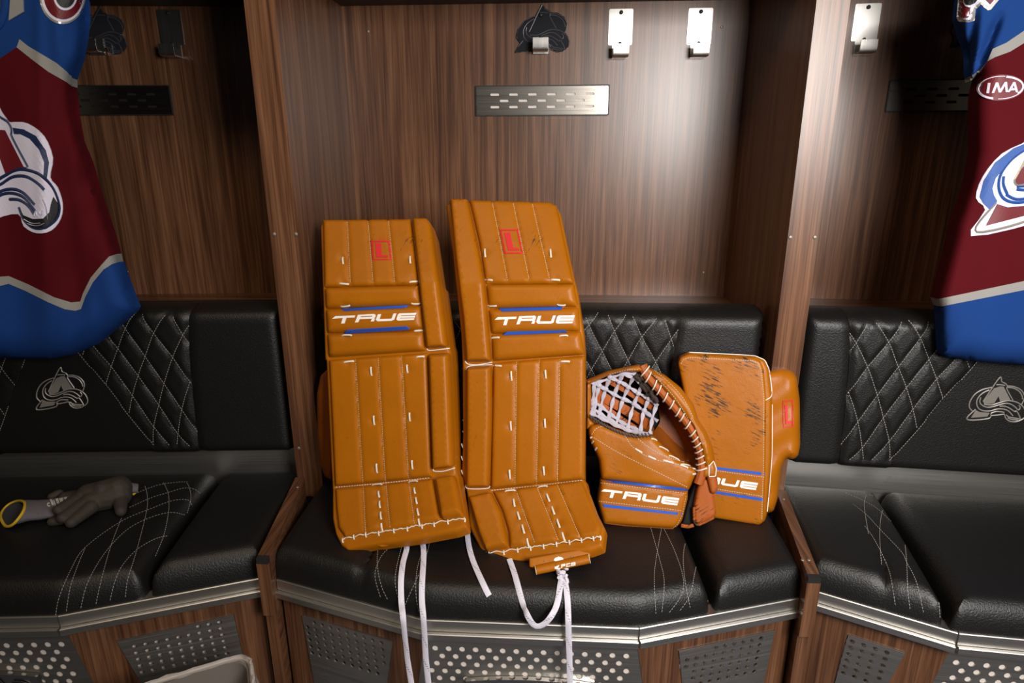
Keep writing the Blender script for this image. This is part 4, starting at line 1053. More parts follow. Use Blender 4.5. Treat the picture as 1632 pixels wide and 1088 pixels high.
sp = patch('wrist_strap', [rnd(b4((768, 680), (835, 645), (850, 690), (845, 735), (770, 740)), 3)], MG(.012), tan, cg, .012, 5., .012, 6., bstep=4)
P, N = cast(bvh([sp, lp]), resample(np.array(b4((770, 676), (812, 672), (832, 650), (846, 690), (842, 730), (806, 735), (808, 675))), 2.5), .0008); MB().tube(P, .0011, 5).build('strap_piping', white_v, cg)
# ------------------------------------------------------------------ crest drawing (chart of one printed crest), fitted to each place it appears
LG_SIL = [(665, 130), (720, 200), (800, 235), (840, 262), (960, 265), (1090, 330), (1150, 450), (1115, 580), (1180, 650), (1212, 740), (1190, 820), (1110, 890), (990, 912), (890, 880), (840, 800), (620, 840), (590, 890), (210, 945), (295, 785), (220, 690), (250, 560), (360, 420), (555, 325)]
LG_A = [(600, 335), (700, 292), (760, 292), (912, 525), (860, 530), (740, 572), (728, 545), (695, 470), (642, 600), (560, 622), (470, 628), (452, 590)]
LG_FOOT = [(345, 752), (420, 782), (588, 782), (560, 850), (282, 898)]
LG_LINES = [[(450, 590), (665, 140), (715, 205), (790, 238), (825, 290), (820, 330), (950, 520)], [(560, 325), (420, 370), (300, 460), (235, 580), (222, 680), (250, 740), (300, 782)], [(525, 372), (420, 440), (350, 540), (345, 640), (390, 720), (480, 755), (600, 745), (700, 705), (800, 695), (900, 720), (990, 800)],
    [(825, 275), (920, 275), (1040, 312), (1120, 390), (1145, 470), (1110, 585)], [(830, 300), (930, 305), (1030, 350), (1090, 420), (1115, 490)], [(400, 520), (390, 590), (430, 650), (520, 685), (620, 670), (740, 620), (840, 588), (930, 597), (1010, 642), (1068, 690), (1095, 640), (1060, 600)],
    [(470, 640), (600, 638), (720, 590), (830, 545), (930, 537), (1050, 562), (1150, 632), (1200, 720), (1205, 790), (1160, 850), (1060, 900), (960, 905), (880, 860), (842, 782)], [(740, 650), (830, 642), (920, 672), (1010, 722), (1040, 710), (1090, 775), (1130, 850)],
    [(340, 740), (218, 935), (585, 885), (610, 792)], [(610, 790), (700, 748), (835, 752)], [(620, 830), (720, 812), (842, 782)], [(870, 790), (930, 830), (1040, 840), (1110, 850)], [(900, 840), (970, 868), (1080, 868)], [(630, 270), (690, 262), (780, 270)]]
def fit(src, dst):
    A = np.c_[np.array(src, float), np.ones(len(src))]; X, *_ = np.linalg.lstsq(A, np.array(dst, float), rcond=None)
    return lambda pts: [tuple(v) for v in np.c_[np.array(pts, float), np.ones(len(pts))] @ X]
def stroke(line, wd, n=5):
    p = resample(spline(line, n), 14.) if len(line) > 2 else np.array(line, float)
    t = np.gradient(p, axis=0); t /= np.maximum(np.linalg.norm(t, axis=1), 1e-9)[:, None]; nn = np.stack([-t[:, 1], t[:, 0]], 1) * wd / 2
    return np.concatenate([p + nn, (p - nn)[::-1]])
def stroke_decal(name, lines, tf, wd, tree, mat, parent, off=.001):
    """ribbons built segment by segment so self crossings do no harm"""
    mb = MB()
    for ln in lines:
        p = resample(spline(ln, 5), 22.); t = np.gradient(p, axis=0); t /= np.maximum(np.linalg.norm(t, axis=1), 1e-9)[:, None]
        nn = np.stack([-t[:, 1], t[:, 0]], 1) * wd / 2
        P, N = cast(tree, np.array(tf(p))); A, _ = cast(tree, np.array(tf(p + nn))); B, _ = cast(tree, np.array(tf(p - nn))); N = smoothN(N, 3); n = len(p)
        V = np.concatenate([A + N * off * .4, P + N * off, B + N * off * .4, A - N * .001, B - N * .001]); F = []
        for i in range(n - 1):
            F += [(i, i + 1, n + i + 1, n + i), (n + i, n + i + 1, 2 * n + i + 1, 2 * n + i), (3 * n + i, 3 * n + i + 1, i + 1, i), (2 * n + i, 2 * n + i + 1, 4 * n + i + 1, 4 * n + i)]
        mb.add(V, F)
    return mb.build(name, mat, parent, None)
silver_e = plain('silver_emboss', L(150, 146, 140), .45, .3)
silver_f = plain('silver_felt', L(118, 113, 107), .6, .1, bump=(500, .6, .001))
zl1 = lambda pts: [(40 + x * .0827, 575 + y * .0827) for x, y in pts]
_s2 = [(665, 140), (215, 935), (980, 908), (585, 885), (220, 680), (920, 270), (945, 520)]
zl2 = fit(_s2, [(1530 + x * .0827, 595 + y * .0827) for x, y in [(770, 85), (125, 880), (990, 930), (545, 862), (170, 620), (1000, 235), (1020, 515)]])
for k, tf in ((-1, zl1), (1, zl2)):
    br, tr = BREST[k]
    decal('crest_fill', [[tf(LG_A)], [tf(LG_FOOT)]], tr, silver_f, br, .0008, step=6.)
    stroke_decal('crest_outline', LG_LINES, tf, 20, tr, silver_e, br, .0016)
# ------------------------------------------------------------------ vents
slot_w, slot_h, pxm = .0245, .0062, .000579
vent_dark = plain('vent_slot_dark', L(12, 10, 9), .9)
vc = px_bay(0, [(864, 160.3)], YB)[0]
for k in (-1, 0, 1):
    T = bay_T(k); lab = {-1: 'slotted steel vent plate beside the left jersey sleeve', 0: 'slotted steel vent plate above the leg pads', 1: 'slotted steel vent plate in the shadow of the right jersey'}[k]
    vx = {-1: px_bay(-1, [(272.5, 160)], YB)[0][0] - .175, 0: vc[0], 1: px_bay(1, [(1415, 155)], YB)[0][0] + .175}[k]
    vz = {-1: px_bay(-1, [(272.5, 160)], YB)[0][1], 0: vc[1], 1: px_bay(1, [(1415, 153.5)], YB)[0][1]}[k]
    v = thing('air_vent', lab, 'vent', T(vx, YB, vz - .035), 'steel vent plates')
    out = rnd([(vx - .175, vz - .0355), (vx + .175, vz - .0355), (vx + .175, vz + .0355), (vx - .175, vz + .0355)], .003)
    hl = []
    for r_, n_ in ((0, 6), (1, 5), (2, 6)):
        for i in range(n_):
            cx_ = vx + (i - (n_ - 1) / 2) * .0503; cz = vz + (1 - r_) * .0156
            hl.append(rnd([(cx_ - slot_w / 2, cz - slot_h / 2), (cx_ + slot_w / 2, cz - slot_h / 2), (cx_ + slot_w / 2, cz + slot_h / 2), (cx_ - slot_w / 2, cz + slot_h / 2)], .003, 3))
    patch('face_plate', [out] + hl, M_bay(k, YB - .0045), vent_steel, v, t=.0015, grid=False, step=1., smooth=None)
    inn = rnd([(vx - .1755, vz - .036), (vx + .1755, vz - .036), (vx + .1755, vz + .036), (vx - .1755, vz + .036)], .003)
    out2 = rnd([(vx - .178, vz - .0385), (vx + .178, vz - .0385), (vx + .178, vz + .0385), (vx - .178, vz + .0385)], .004)
    patch('frame', [out2, inn], M_bay(k, YB - .006), dark_cap, v, t=.0055, grid=False, step=1., smooth=None)
    patch('slot_backing', [np.array(out)], M_bay(k, YB - .001), vent_dark if k else white_back, v, t=.0005, grid=False, step=1., smooth=None)
# ------------------------------------------------------------------ coat hooks
acryl = plain('smoked_acrylic', L(38, 38, 42), .12, spec=.6)
def hook(k, px, label, logo=None, side=0, mat=None):
    T = bay_T(k); c = px_bay(k, [px], YB)[0]
    if abs(c[0]) > 5: raise ValueError
    hk = thing('coat_hook', label, 'hook', T(c[0], YB, c[1]), 'steel coat hooks')
    x, z = c; zp = z - .0425
    if logo is None:
        nk = .013
        out = rnd([(x - .0305, z + .0425), (x + .0305, z + .0425), (x + .0305, z - .0425), (x + .020, z - .0425), (x + .020, z - .074), (x - .020, z - .074), (x - .020, z - .0425), (x - .0305, z - .0425)], [.004, .004, .004, 0, 0, 0, 0, .004])
        patch('back_plate', [out], M_bay(k, YB - .0025), steel_v, hk, t=.0022, grid=False, step=1., smooth=None)
    else:
        s3 = px_bay(k, logo(LG_SIL), YB); patch('crest_plate', [s3], M_bay(k, YB - .0055), acryl, hk, t=.005, grid=False, step=.01, smooth=None)
        q = [o for o in hk.children][0]; tr = bvh([q])
        stroke_decal('crest_lines', LG_LINES, logo, 16, tr, plain('etched_line', L(62, 60, 64), .35), hk, .0006)
        zp = px_bay(k, [(px[0], px[1] + 15)], YB)[0][1]
        MB().box((x - .020, YB - .009, zp - .035), (x + .020, YB - .0062, zp + .004), T).build('back_plate', steel_v, hk)
    zp2 = zp - .028
    # bent prong: floor, rounded lip
    w_ = .0195; prof = [(0, zp2 - .003), (-.034, zp2 - .003), (-.0385, zp2 - .001), (-.0405, zp2 + .004), (-.0405, zp2 + .026), (-.0375, zp2 + .026), (-.0375, zp2 + .005), (-.0345, zp2), (0, zp2)]
    MB().prism([T(x - w_, YB - .004 + a, b) for a, b in prof], (0, 0, 0), np.array(T(x + w_, YB, 0)) - np.array(T(x - w_, YB, 0))).build('prong', steel_v, hk)
    for zz in ((z + .034, zp + .003)):
        MB().ball(T(x - (0 if zz > z else 0), YB - (.0055 if logo is None else .0095), zz), (.0048, .003, .0048), 10, 6).build('screw', dark_cap, hk)
    return hk
zc5 = fit([(665, 130), (210, 945), (985, 912), (1150, 450), (220, 690), (1212, 740)], [(810 + x * .0919, y * .0919) for x, y in [(595, 88), (120, 920), (850, 912), (1022, 400), (135, 640), (1055, 750)]])
hook(0, (989, 43.5), 'bare steel coat hook, middle one of the three above the pads')
hook(0, (1115, 42.5), 'bare steel coat hook, rightmost above the leg pads')
hook(0, (862, 48), 'coat hook on a smoked crest plate above the vent', logo=zc5)
hook(-1, (272, 44), 'coat hook on a small dark plate right of the left jersey')
zcl = lambda pts: [(a - 705, b + 4) for a, b in zc5(pts)]
hook(-1, (152, 50), 'coat hook on a crest plate half behind the left jersey', logo=zcl)
hook(1, (1380, 36), 'coat hook on a steel plate left of the right jersey')
zcr = lambda pts: [(a + 692, b - 8) for a, b in zc5(pts)]
hook(1, (1554, 40), 'coat hook on a crest plate in shadow behind the right jersey', logo=zcr)
# hooks on the divider sides
for s, px, lab in ((-1, (570, 2), 'steel rail hook on the left side wall, at the top edge'), (0, (389, 74), 'small hook on the dark side of the left divider')):
    if s == -1:
        X = -.525; d = ray([(562, 6)])[0]; P = CAM + d * ((X + .02 - CAM[0]) / d[0])
        h_ = thing('coat_hook', lab, 'hook', (X, P[1], P[2] - .01), 'steel coat hooks')
        MB().box((X, P[1] - .02, P[2] - .006), (X + .003, P[1] + .02, P[2] + .09)).build('back_plate', steel_v, h_)
        MB().box((X + .003, P[1] - .02, P[2] - .006), (X + .042, P[1] + .02, P[2] - .003)).build('prong', steel_v, h_)
        MB().box((X + .039, P[1] - .02, P[2] - .003), (X + .042, P[1] + .02, P[2] + .022)).build('lip', steel_v, h_)
    else:
        X = -.5875; d = ray([(386, 74)])[0]; P = CAM + d * ((.16 - CAM[1]) / d[1]); P[0] = X
        h_ = thing('coat_hook', lab, 'hook', (X, P[1], P[2] - .03), 'steel coat hooks')
        Y0 = .16
        MB().box((X - .0025, Y0 - .022, P[2] - .01), (X, Y0 + .022, P[2] + .09)).build('back_plate', steel_v, h_)
        MB().box((X - .05, Y0 - .02, P[2] - .010), (X - .0025, Y0 + .02, P[2] - .007)).build('prong', steel_v, h_)
        MB().box((X - .05, Y0 - .02, P[2] - .007), (X - .047, Y0 + .02, P[2] + .014)).build('lip', steel_v, h_)
# ------------------------------------------------------------------ jerseys
def knit(name, col): return plain(name, col, .85, spec=.12, bump=(700, .5, .0012), var=(5, .08))
burg = knit('burgundy_knit', L(76, 8, 17)); blue_k = knit('blue_knit', L(22, 56, 116)); grey_k = knit('grey_knit', L(140, 138, 135))
twill_w = plain('white_twill', L(212, 208, 226), .6, bump=(900, .4, .0006)); navy_t = plain('navy_twill', L(22, 40, 80), .6, bump=(900, .4, .0006)); royal_t = plain('royal_twill', L(34, 78, 150), .6, bump=(900, .4, .0006))
burg_t = plain('burgundy_twill', L(100, 14, 26), .55, bump=(900, .4, .0006)); silver_t = plain('silver_thread', L(190, 186, 176), .35, .6); black_t = plain('black_twill', L(20, 20, 22), .6)
LG_RINGL = [(560, 322), (420, 368), (300, 458), (234, 580), (218, 690), (250, 740), (298, 785), (345, 732), (318, 690), (300, 640), (315, 570), (390, 470), (520, 380)]
LG_RINGR = [(832, 272), (930, 278), (1040, 315), (1118, 400), (1142, 480), (1112, 582), (1085, 565), (1100, 480), (1060, 400), (980, 335), (900, 310), (838, 312)]
LG_BALL = [(842, 782), (875, 830), (960, 850), (1060, 842), (1120, 800), (1140, 745), (1165, 700), (1205, 745), (1195, 800), (1150, 858), (1060, 902), (960, 905), (885, 865)]
LG_WAVE = [[(470, 660), (560, 672), (680, 645), (800, 590), (920, 580), (1020, 615), (1085, 660)], [(400, 690), (480, 732), (600, 722), (700, 682), (810, 668), (900, 692), (990, 760)], [(760, 735), (850, 735), (930, 770), (985, 830)], [(370, 560), (375, 620), (410, 690)]]
LG_CAPW = [(665, 150), (712, 212), (785, 242), (818, 290), (740, 275), (660, 285), (610, 320)]
def jersey(label, k, P0, N, outline, body_r, hump, folds, cx):
    N = np.array(N, float); N /= np.linalg.norm(N)
    bx = at_plane([(cx, 560)], P0, N)[0]
    j = thing('hockey_jersey', label, 'jersey', (bx[0], bx[1], bx[2]), 'hanging jerseys')
    M = M_pxplane(P0, N)
    def region(nm, poly, mat, extra=0., t=.02, step=7.):
        hf = lambda p: folds(p) + extra
        return patch(nm, [np.asarray(poly, float)], M, mat, j, hump, body_r, t, step, hf, outline, bstep=6.)
    return j, region
# left jersey
kz = crop(0, 0, .1287); k1 = crop(0, 0, .34377); k2 = crop(0, 360, .34377)
CXL = -42
right_edge = [(134, 0), (135, 28), (131, 60), (126, 90), (118, 112), (113.5, 125), (114, 140), (117, 168), (121, 200), (125, 222), (140, 258), (148, 285), (160, 325), (174, 365), (183, 395), (188, 417), (203, 455), (217, 490)]
hem = [(213, 497), (172, 532), (148, 551), (113, 566), (79, 572), (40, 572), (0, 570)]
mir = lambda pts: [(2 * CXL - x, y) for x, y in pts]
top = [(10, -92), (70, -66), (112, -44), (128, -22)]
outL = right_edge + hem + mir(hem)[::-1] + mir(right_edge)[::-1] + mir(top)[::-1] + top
outL = np.array(outL)
NJ = bay_N(-1) + np.array([0, 0, .10])
P0L = np.array(bay_T(-1)(.1, -.015, .70))
def foldsL(p):
    x, y = p[:, 0], p[:, 1]
    return .0055 * np.sin((x - .12 * y) / 17.) * np.clip((y - 60) / 120, 0, 1) + .006 * np.exp(-((x - 62 - .02 * y) / 9.) ** 2) * np.clip((y + 40) / 60, 0, 1) * np.clip((560 - y) / 300, 0, 1) + .005 * np.exp(-((x - 125 + .12 * (330 - y)) / 12.) ** 2) + .008 * np.sin((y + x * .6) / 22.) * np.exp(-((x - 130) / 30.) ** 2)
jl, reg = jersey('burgundy and blue hockey jersey hanging at the left edge', -1, P0L, NJ, outL, 46., .055, foldsL, 40)
strp = kz((240, 485), (350, 572), (700, 780), (830, 890), (885, 965)) + [(113.7, 137)] + kz((830, 1020), (600, 890), (400, 740), (205, 585))
ytop = kz((240, 485), (350, 572), (700, 780), (830, 890), (885, 965)); ybot = kz((205, 585), (400, 740), (600, 890), (830, 1020)) + [(113.7, 137)]
bandT = k2((0, 235), (40, 232), (130, 270), (250, 330), (330, 354), (372, 350), (385, 310), (420, 240), (470, 180), (505, 142), (540, 130)); bandB = k2((0, 278), (40, 268), (120, 302), (220, 352), (300, 386), (350, 393), (375, 385), (395, 330), (430, 262), (480, 202), (520, 176), (552, 167))
re1 = [p for p in right_edge if p[1] <= 125]; re2 = [p for p in right_edge if 137 < p[1] < 404]; re3 = [p for p in right_edge if p[1] > 418]
mleft = mir(right_edge)
ywl = (26.4, 75.3)
# the far side of the jersey (outside the picture) follows the mirrored edge
R = []
R.append(reg('yoke', ytop[::-1] + [ywl, (0, 93), (CXL, 115)] + mir([(0, 93), ywl])+ mir(ybot[1:]) + mir(re1)[::-1] + mir(top)[::-1] + top + re1[:-1], blue_k))
R.append(reg('shoulder_stripe', ytop + [(113.7, 137)] + ybot[::-1][1:], grey_k, .0012))
R.append(reg('body', ybot + re2 + [(185, 404.5)] + bandT[::-1] + mir(bandT) + [mir([(185, 404.5)])[0]] + mir(re2)[::-1] + mir(ybot)[::-1] + mir([(0, 93)]) + [(CXL, 115), (0, 93)], burg))
R.append(reg('hem_stripe', bandT + [(188, 417)] + bandB[::-1] + mir(bandB) + mir([(188, 417)]) + mir(bandT)[::-1], grey_k, .0012))
R.append(reg('hem_band', bandB + re3 + hem + mir(hem)[::-1] + mir(re3)[::-1] + mir(bandB)[::-1], blue_k))
tJL = bvh(R)
for q_ in (kz((135, 0), (295, 0), (300, 148), (118, 255)), mir(kz((135, 0), (295, 0), (300, 148), (118, 255)))): decal('collar_tie', [[q_]], tJL, grey_k, jl, .0025)
def neck(tree, j, dx, dy, cx):
    sh = lambda pts: [(x + dx, y + dy) for x, y in pts]; mi = lambda pts: [(2 * cx - x, y) for x, y in pts]
    half = sh([(9, -78), (10, 0), (9, 16), (5, 30), (-1, 41), (-20, 55), (-38, 62)])
    decal('neck_inside', [[half + mi(half)[::-1]]], tree, plain('blue_lining', L(20, 46, 96), .9), j, .0016, step=8.)
    low = sh([(6, 28), (5, 30), (-1, 41), (-20, 55), (-38, 62)]); decal('neck_lining', [[low + mi(low)[::-1]]], tree, burg, j, .0024, step=8.)
    line = half + mi(half)[::-1]; P, N = cast(tree, resample(spline(line, 5), 4.), .002); MB().tube(P, .0062, 8, flat=(1, .6)).build('collar', blue_k, j)
neck(tJL, jl, 0, 0, CXL)
def ell(c, rx, ry, n=40, a=0): return [(c[0] + rx * math.cos(t) * math.cos(a) - ry * math.sin(t) * math.sin(a), c[1] + rx * math.cos(t) * math.sin(a) + ry * math.sin(t) * math.cos(a)) for t in np.linspace(0, 2 * math.pi, n, endpoint=False)]
def patch_rings(tree, j, c, mirror_=False):
    for i, (nm, (cx_, cy_), rx, ry, mt) in enumerate([('patch_edge', (775, -45), 285, 345, silver_t), ('patch_border', (778, -45), 268, 322, twill_w), ('patch_field', (782, -45), 240, 290, burg_t), ('patch_ring', (805, -45), 148, 180, twill_w), ('patch_centre', (806, -45), 122, 150, black_t)]):
        p = kz(*ell((cx_, cy_), rx, ry)); decal(nm, [[p]], tree, mt, j, .0012 + .0010 * i, step=5., avg=True)
patch_rings(tJL, jl, None)
zj = fit([(1148, 450), (985, 910), (1210, 750), (830, 275), (945, 520), (1112, 580), (842, 782)], [(x * .1838, 180 + y * .1838) for x, y in [(440, 370), (340, 1005), (492, 800), (100, 128), (280, 500), (415, 575), (150, 800)]])
def crest(tf, tree, j, dark):
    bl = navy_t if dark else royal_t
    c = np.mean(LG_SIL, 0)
    def big(e): return [tf(grow(LG_SIL, e))]
    sil = np.array(grow(LG_SIL, 22))
    decal('crest_backing', [[tf(spline(sil, 3, True))]], tree, twill_w, j, .0022, step=7.)
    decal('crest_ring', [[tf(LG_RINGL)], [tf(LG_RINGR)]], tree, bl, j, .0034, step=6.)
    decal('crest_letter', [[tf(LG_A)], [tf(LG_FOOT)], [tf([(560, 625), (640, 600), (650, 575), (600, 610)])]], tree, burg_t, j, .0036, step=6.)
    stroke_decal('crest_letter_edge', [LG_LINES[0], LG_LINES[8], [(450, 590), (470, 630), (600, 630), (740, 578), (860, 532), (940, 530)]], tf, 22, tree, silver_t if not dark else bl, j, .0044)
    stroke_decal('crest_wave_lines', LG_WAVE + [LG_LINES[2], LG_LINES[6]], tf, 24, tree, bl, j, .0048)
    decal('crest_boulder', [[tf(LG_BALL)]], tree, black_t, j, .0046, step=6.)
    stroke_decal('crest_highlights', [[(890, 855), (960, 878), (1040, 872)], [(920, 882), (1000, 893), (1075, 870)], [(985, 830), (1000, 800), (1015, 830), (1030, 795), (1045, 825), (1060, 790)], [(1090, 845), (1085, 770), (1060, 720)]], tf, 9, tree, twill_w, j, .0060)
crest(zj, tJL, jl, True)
# right jersey
q5 = crop(1072, 0, .34377); q6 = crop(1072, 360, .34377); qz = crop(1520, 0, .11953); q8 = crop(1540, 110, .05637)
CXR = 1690
slv = qz((75, 0), (50, 240), (70, 290), (130, 500), (190, 650), (205, 800), (203, 930), (218, 1030), (226, 1075))
bodyL = q5((1398, 430), (1393, 500), (1395, 700), (1370, 840), (1330, 960), (1300, 1040)) + q6((1290, 50), (1222, 310), (1216, 335))
hemL = q6((1235, 400), (1243, 560), (1248, 592), (1265, 606), (1400, 626), (1629, 647))
mr_ = lambda pts: [(2 * CXR - x, y) for x, y in pts]
topR = [(1535, -25), (1560, -48), (1600, -70), (1655, -92)]
armp = qz((330, 1000), (380, 920), (448, 818))
outR = np.array(slv[:1] + slv[1:] + armp[:1] + bodyL + hemL + mr_(hemL)[::-1] + mr_(bodyL)[::-1] + mr_(armp[:1]) + mr_(slv)[::-1] + mr_(topR) + topR[::-1])
P0R = np.array(bay_T(1)(-.1, -.015, .70)); NR = bay_N(1) + np.array([0, 0, .10])
def foldsR(p):
    x, y = p[:, 0], p[:, 1]; up = np.clip((132 - y) / 40, 0, 1)
    f1 = np.exp(-((x - (1558 - .16 * y)) / 7.) ** 2); f2 = np.exp(-((x - (1603 - .40 * y)) / 8.) ** 2)
    return -.016 * f1 * np.clip(y / 30, 0, 1) * up - .020 * f2 * np.clip((y - 15) / 30, 0, 1) * up + .003 * np.sin((x + .1 * y) / 15.) * np.clip((y - 250) / 100, 0, 1) + .004 * np.exp(-((x - 1545 + .22 * (y - 330)) / 10.) ** 2) * np.clip((y - 250) / 80, 0, 1)
jr, reg = jersey('burgundy and blue hockey jersey with IMA badge at the right edge', 1, P0R, NR, outR, 40., .055, foldsR, 1600)
st_t = qz((448, 818), (490, 720), (520, 650), (700, 570), (937, 410)) + [(CXR, 28)]; st_b = qz((448, 818), (550, 762), (750, 690), (937, 575)) + [(CXR, 48)]
cf_t = qz((218, 1030), (300, 965), (380, 900), (448, 818)); cf_b = qz((226, 1075), (330, 1000))
R = []
R.append(reg('yoke', slv[:-1] + cf_t[1:] + st_t[1:] + mr_(st_t[:-1])[::-1] + mr_(cf_t[1:-1])[::-1] + mr_(slv[:-1])[::-1] + mr_(topR) + topR[::-1], blue_k, step=3.))
R.append(reg('shoulder_stripe', st_t + st_b[::-1][:-1], grey_k, .0012))
R.append(reg('sleeve_stripe', cf_t + cf_b[::-1], grey_k, .0))
hs_t = q6((1216, 335), (1235, 338), (1629, 255)) + [(CXR, 438)]; hs_b = q6((1230, 371), (1250, 372), (1629, 297)) + [(CXR, 452)]
R.append(reg('body', cf_b[1:] + bodyL[:-1] + hs_t + mr_(hs_t[:-1])[::-1] + mr_(bodyL[:-1])[::-1] + mr_(cf_b[1:]) + mr_(cf_t[-1:]) + mr_(st_b[1:-1]) + st_b[::-1][:-1] + cf_t[-1:], burg, step=6.))
R.append(reg('hem_stripe', hs_t + mr_(hs_t[:-1])[::-1] + mr_(hs_b[:-1]) + hs_b[::-1], grey_k, .0012))
R.append(reg('hem_band', hs_b + mr_(hs_b[:-1])[::-1] + mr_(hemL) + hemL[::-1], blue_k))
tJR = bvh(R)
neck(tJR, jr, CXR - CXL, -12, CXR)
zjr = fit([(215, 935), (220, 670), (300, 782), (345, 738), (450, 560), (545, 330)], [(1500 + x * .1838, 200 + y * .1838) for x, y in [(250, 918), (352, 590), (402, 745), (515, 650), (690, 425), (735, 140)]])
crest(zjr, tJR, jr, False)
for i, (nm, pl, mt) in enumerate([('patch_edge', [(62, -40), (40, 235), (62, 285), (200, 298), (282, 275), (292, 130), (365, 60), (460, 140), (500, 125), (610, -10), (600, -60)], silver_t), ('patch_border', [(75, -40), (52, 215), (75, 255), (200, 268), (255, 250), (265, 105), (360, 28), (470, 98), (575, -10), (570, -60)], twill_w),
        ('patch_field', [(90, -40), (66, 190), (90, 225), (225, 238), (232, 100), (355, 5), (365, -60)], burg_t), ('patch_field', [(385, -30), (478, 62), (545, -20), (540, -60)], burg_t), ('patch_ring', [(140, -40), (140, 40), (170, 85), (220, 102), (300, 70), (350, 20), (360, -50)], twill_w), ('patch_centre', [(152, -40), (155, 30), (185, 65), (240, 72), (300, 45), (330, 5), (340, -50)], black_t)]):
    decal(nm, [[qz(*pl)]], tJR, mt, jr, .0012 + .0009 * i, step=5.)
# oval badge
co_, a_ = (965, 530), -.07
def arc(t0, t1, r0, r1, n=20):
    A = ell_arc(t0, t1, r0, n); B = ell_arc(t0, t1, r1, n); return A + B[::-1]
def ell_arc(t0, t1, sc, n):
    return [(co_[0] + 625 * sc[0] * math.cos(t) * math.cos(a_) - 318 * sc[1] * math.sin(t) * math.sin(a_), co_[1] + 625 * sc[0] * math.cos(t) * math.sin(a_) + 318 * sc[1] * math.sin(t) * math.cos(a_)) for t in np.linspace(t0, t1, n)]
decal('badge_field', [[q8(*ell_arc(0, 2 * math.pi - .15, (1.1, 1.15), 40))]], tJR, burg_t, jr, .002, step=5.)
rg = [arc(-1.30, .75, (1.03, 1.04), (.95, .86)), arc(.7, 1.75, (1.02, 1.04), (.99, .97)), arc(1.70, 3.6, (1.03, 1.06), (.95, .86)), arc(3.55, 5.0, (1.02, 1.03), (.985, .965))]
decal('badge_ring', [[q8(*g)] for g in rg], tJR, twill_w, jr, .003, step=5.)
IMA = [[[(625, 400), (695, 398), (655, 690), (580, 690)]], [[(815, 388), (885, 388), (945, 580), (1070, 375), (1135, 372), (1150, 600), (1180, 660), (1095, 662), (1078, 480), (965, 670), (895, 670), (850, 490), (770, 682), (700, 685)]],
       [[(1300, 378), (1360, 375), (1440, 660), (1375, 665), (1355, 605), (1235, 612), (1190, 660), (1150, 660), (1160, 620)], [(1312, 460), (1345, 548), (1272, 552)]]]
decal('badge_lettering', [[q8(*l) for l in g] for g in IMA], tJR, twill_w, jr, .003, step=5.)
# ------------------------------------------------------------------ work gloves on the left seat
g5 = crop(0, 740, .14706)
def remeshed(name, mb, vox, mat, parent, sm=4):
    o = mb.build('tmp', mat, parent, None); og = ORG[o.name]
    md = o.modifiers.new('r', 'REMESH'); md.mode = 'VOXEL'; md.voxel_size = vox
    m2 = o.modifiers.new('s', 'SMOOTH'); m2.iterations = sm; m2.factor = .5
    dg = bpy.context.evaluated_depsgraph_get(); dg.update(); ev = o.evaluated_get(dg); me = bpy.data.meshes.new_from_object(ev)
    V = np.array([tuple(v.co) for v in me.vertices]) + og; F = [list(f.vertices) for f in me.polygons]
    d = o.data; bpy.data.objects.remove(o); bpy.data.meshes.remove(d); bpy.data.meshes.remove(me)
    return mesh(name, V, F, mat, parent, 180)
knit_g = plain('grey_knit_glove', L(92, 86, 92), .9, bump=(520, .8, .0018), var=(40, .12))
coat_g = plain('dark_glove_coating', L(46, 38, 30), .75, bump=(160, .4, .0015), var=(22, .25))
yel = plain('yellow_hem', L(196, 160, 16), .7)
z0 = SEAT_TOP + .004
def zp(pt, dz): return at_Z(g5(pt), z0 + dz)[0]
gl = thing('work_glove', 'grey knit work glove with open yellow-hemmed cuff at the left edge', 'glove', zp((350, 600), 0), 'work gloves')
ring = [zp(p, d) for p, d in [((10, 585), .004), ((60, 665), .004), ((130, 655), .012), ((200, 585), .024), ((255, 500), .032), ((270, 430), .033), ((250, 400), .028), ((190, 395), .017), ((110, 425), .009), ((50, 475), .004), ((15, 530), .003)]]
rg3 = spline(ring, 5, True); cen = rg3.mean(0); nR = len(rg3)
acr = zp((330, 690), 0) - zp((330, 410), 0); acr /= np.linalg.norm(acr)
def sect(pt, w_, h_, z_=None):
    c = zp(pt, 0); return [c + acr * (w_ * math.cos(a)) + np.array([0, 0, h_ * (1 + math.sin(a))]) for a in [-math.pi / 2 + 2 * math.pi * i / nR for i in range(nR)]]
rings_ = [list(rg3), sect((320, 570), .040, .0175), sect((430, 560), .039, .0160), sect((560, 535), .038, .0140), sect((760, 480), .035, .0125), sect((1000, 420), .034, .011)]
V = [v for r_ in rings_ for v in r_]; F = []
for i in range(1, len(rings_)): F += [((i - 1) * nR + j, (i - 1) * nR + (j + 1) % nR, i * nR + (j + 1) % nR, i * nR + j) for j in range(nR)]
F.append(tuple(range((len(rings_) - 1) * nR, len(rings_) * nR)))
sl = mesh('cuff', V, F, knit_g, gl, 60)
inn = []
for r_ in rings_[:4]:
    c = np.mean(r_, 0); inn.append([c + (v - c) * .93 for v in r_])
V = [v for r_ in inn for v in r_]; F = []
for i in range(1, 4): F += [((i - 1) * nR + j, i * nR + j, i * nR + (j + 1) % nR, (i - 1) * nR + (j + 1) % nR) for j in range(nR)]
F.append(tuple(range(3 * nR, 4 * nR))[::-1])
mesh('cuff_inside', V, F, plain('shaded_knit_inside', L(40, 38, 46), .95), gl, 60)  # inner wall of the knit cuff, its shade put into a darker colour
MB().tube(np.vstack([rg3, rg3[:1]]), .0030, 7, caps=False).build('cuff_hem', yel, gl)
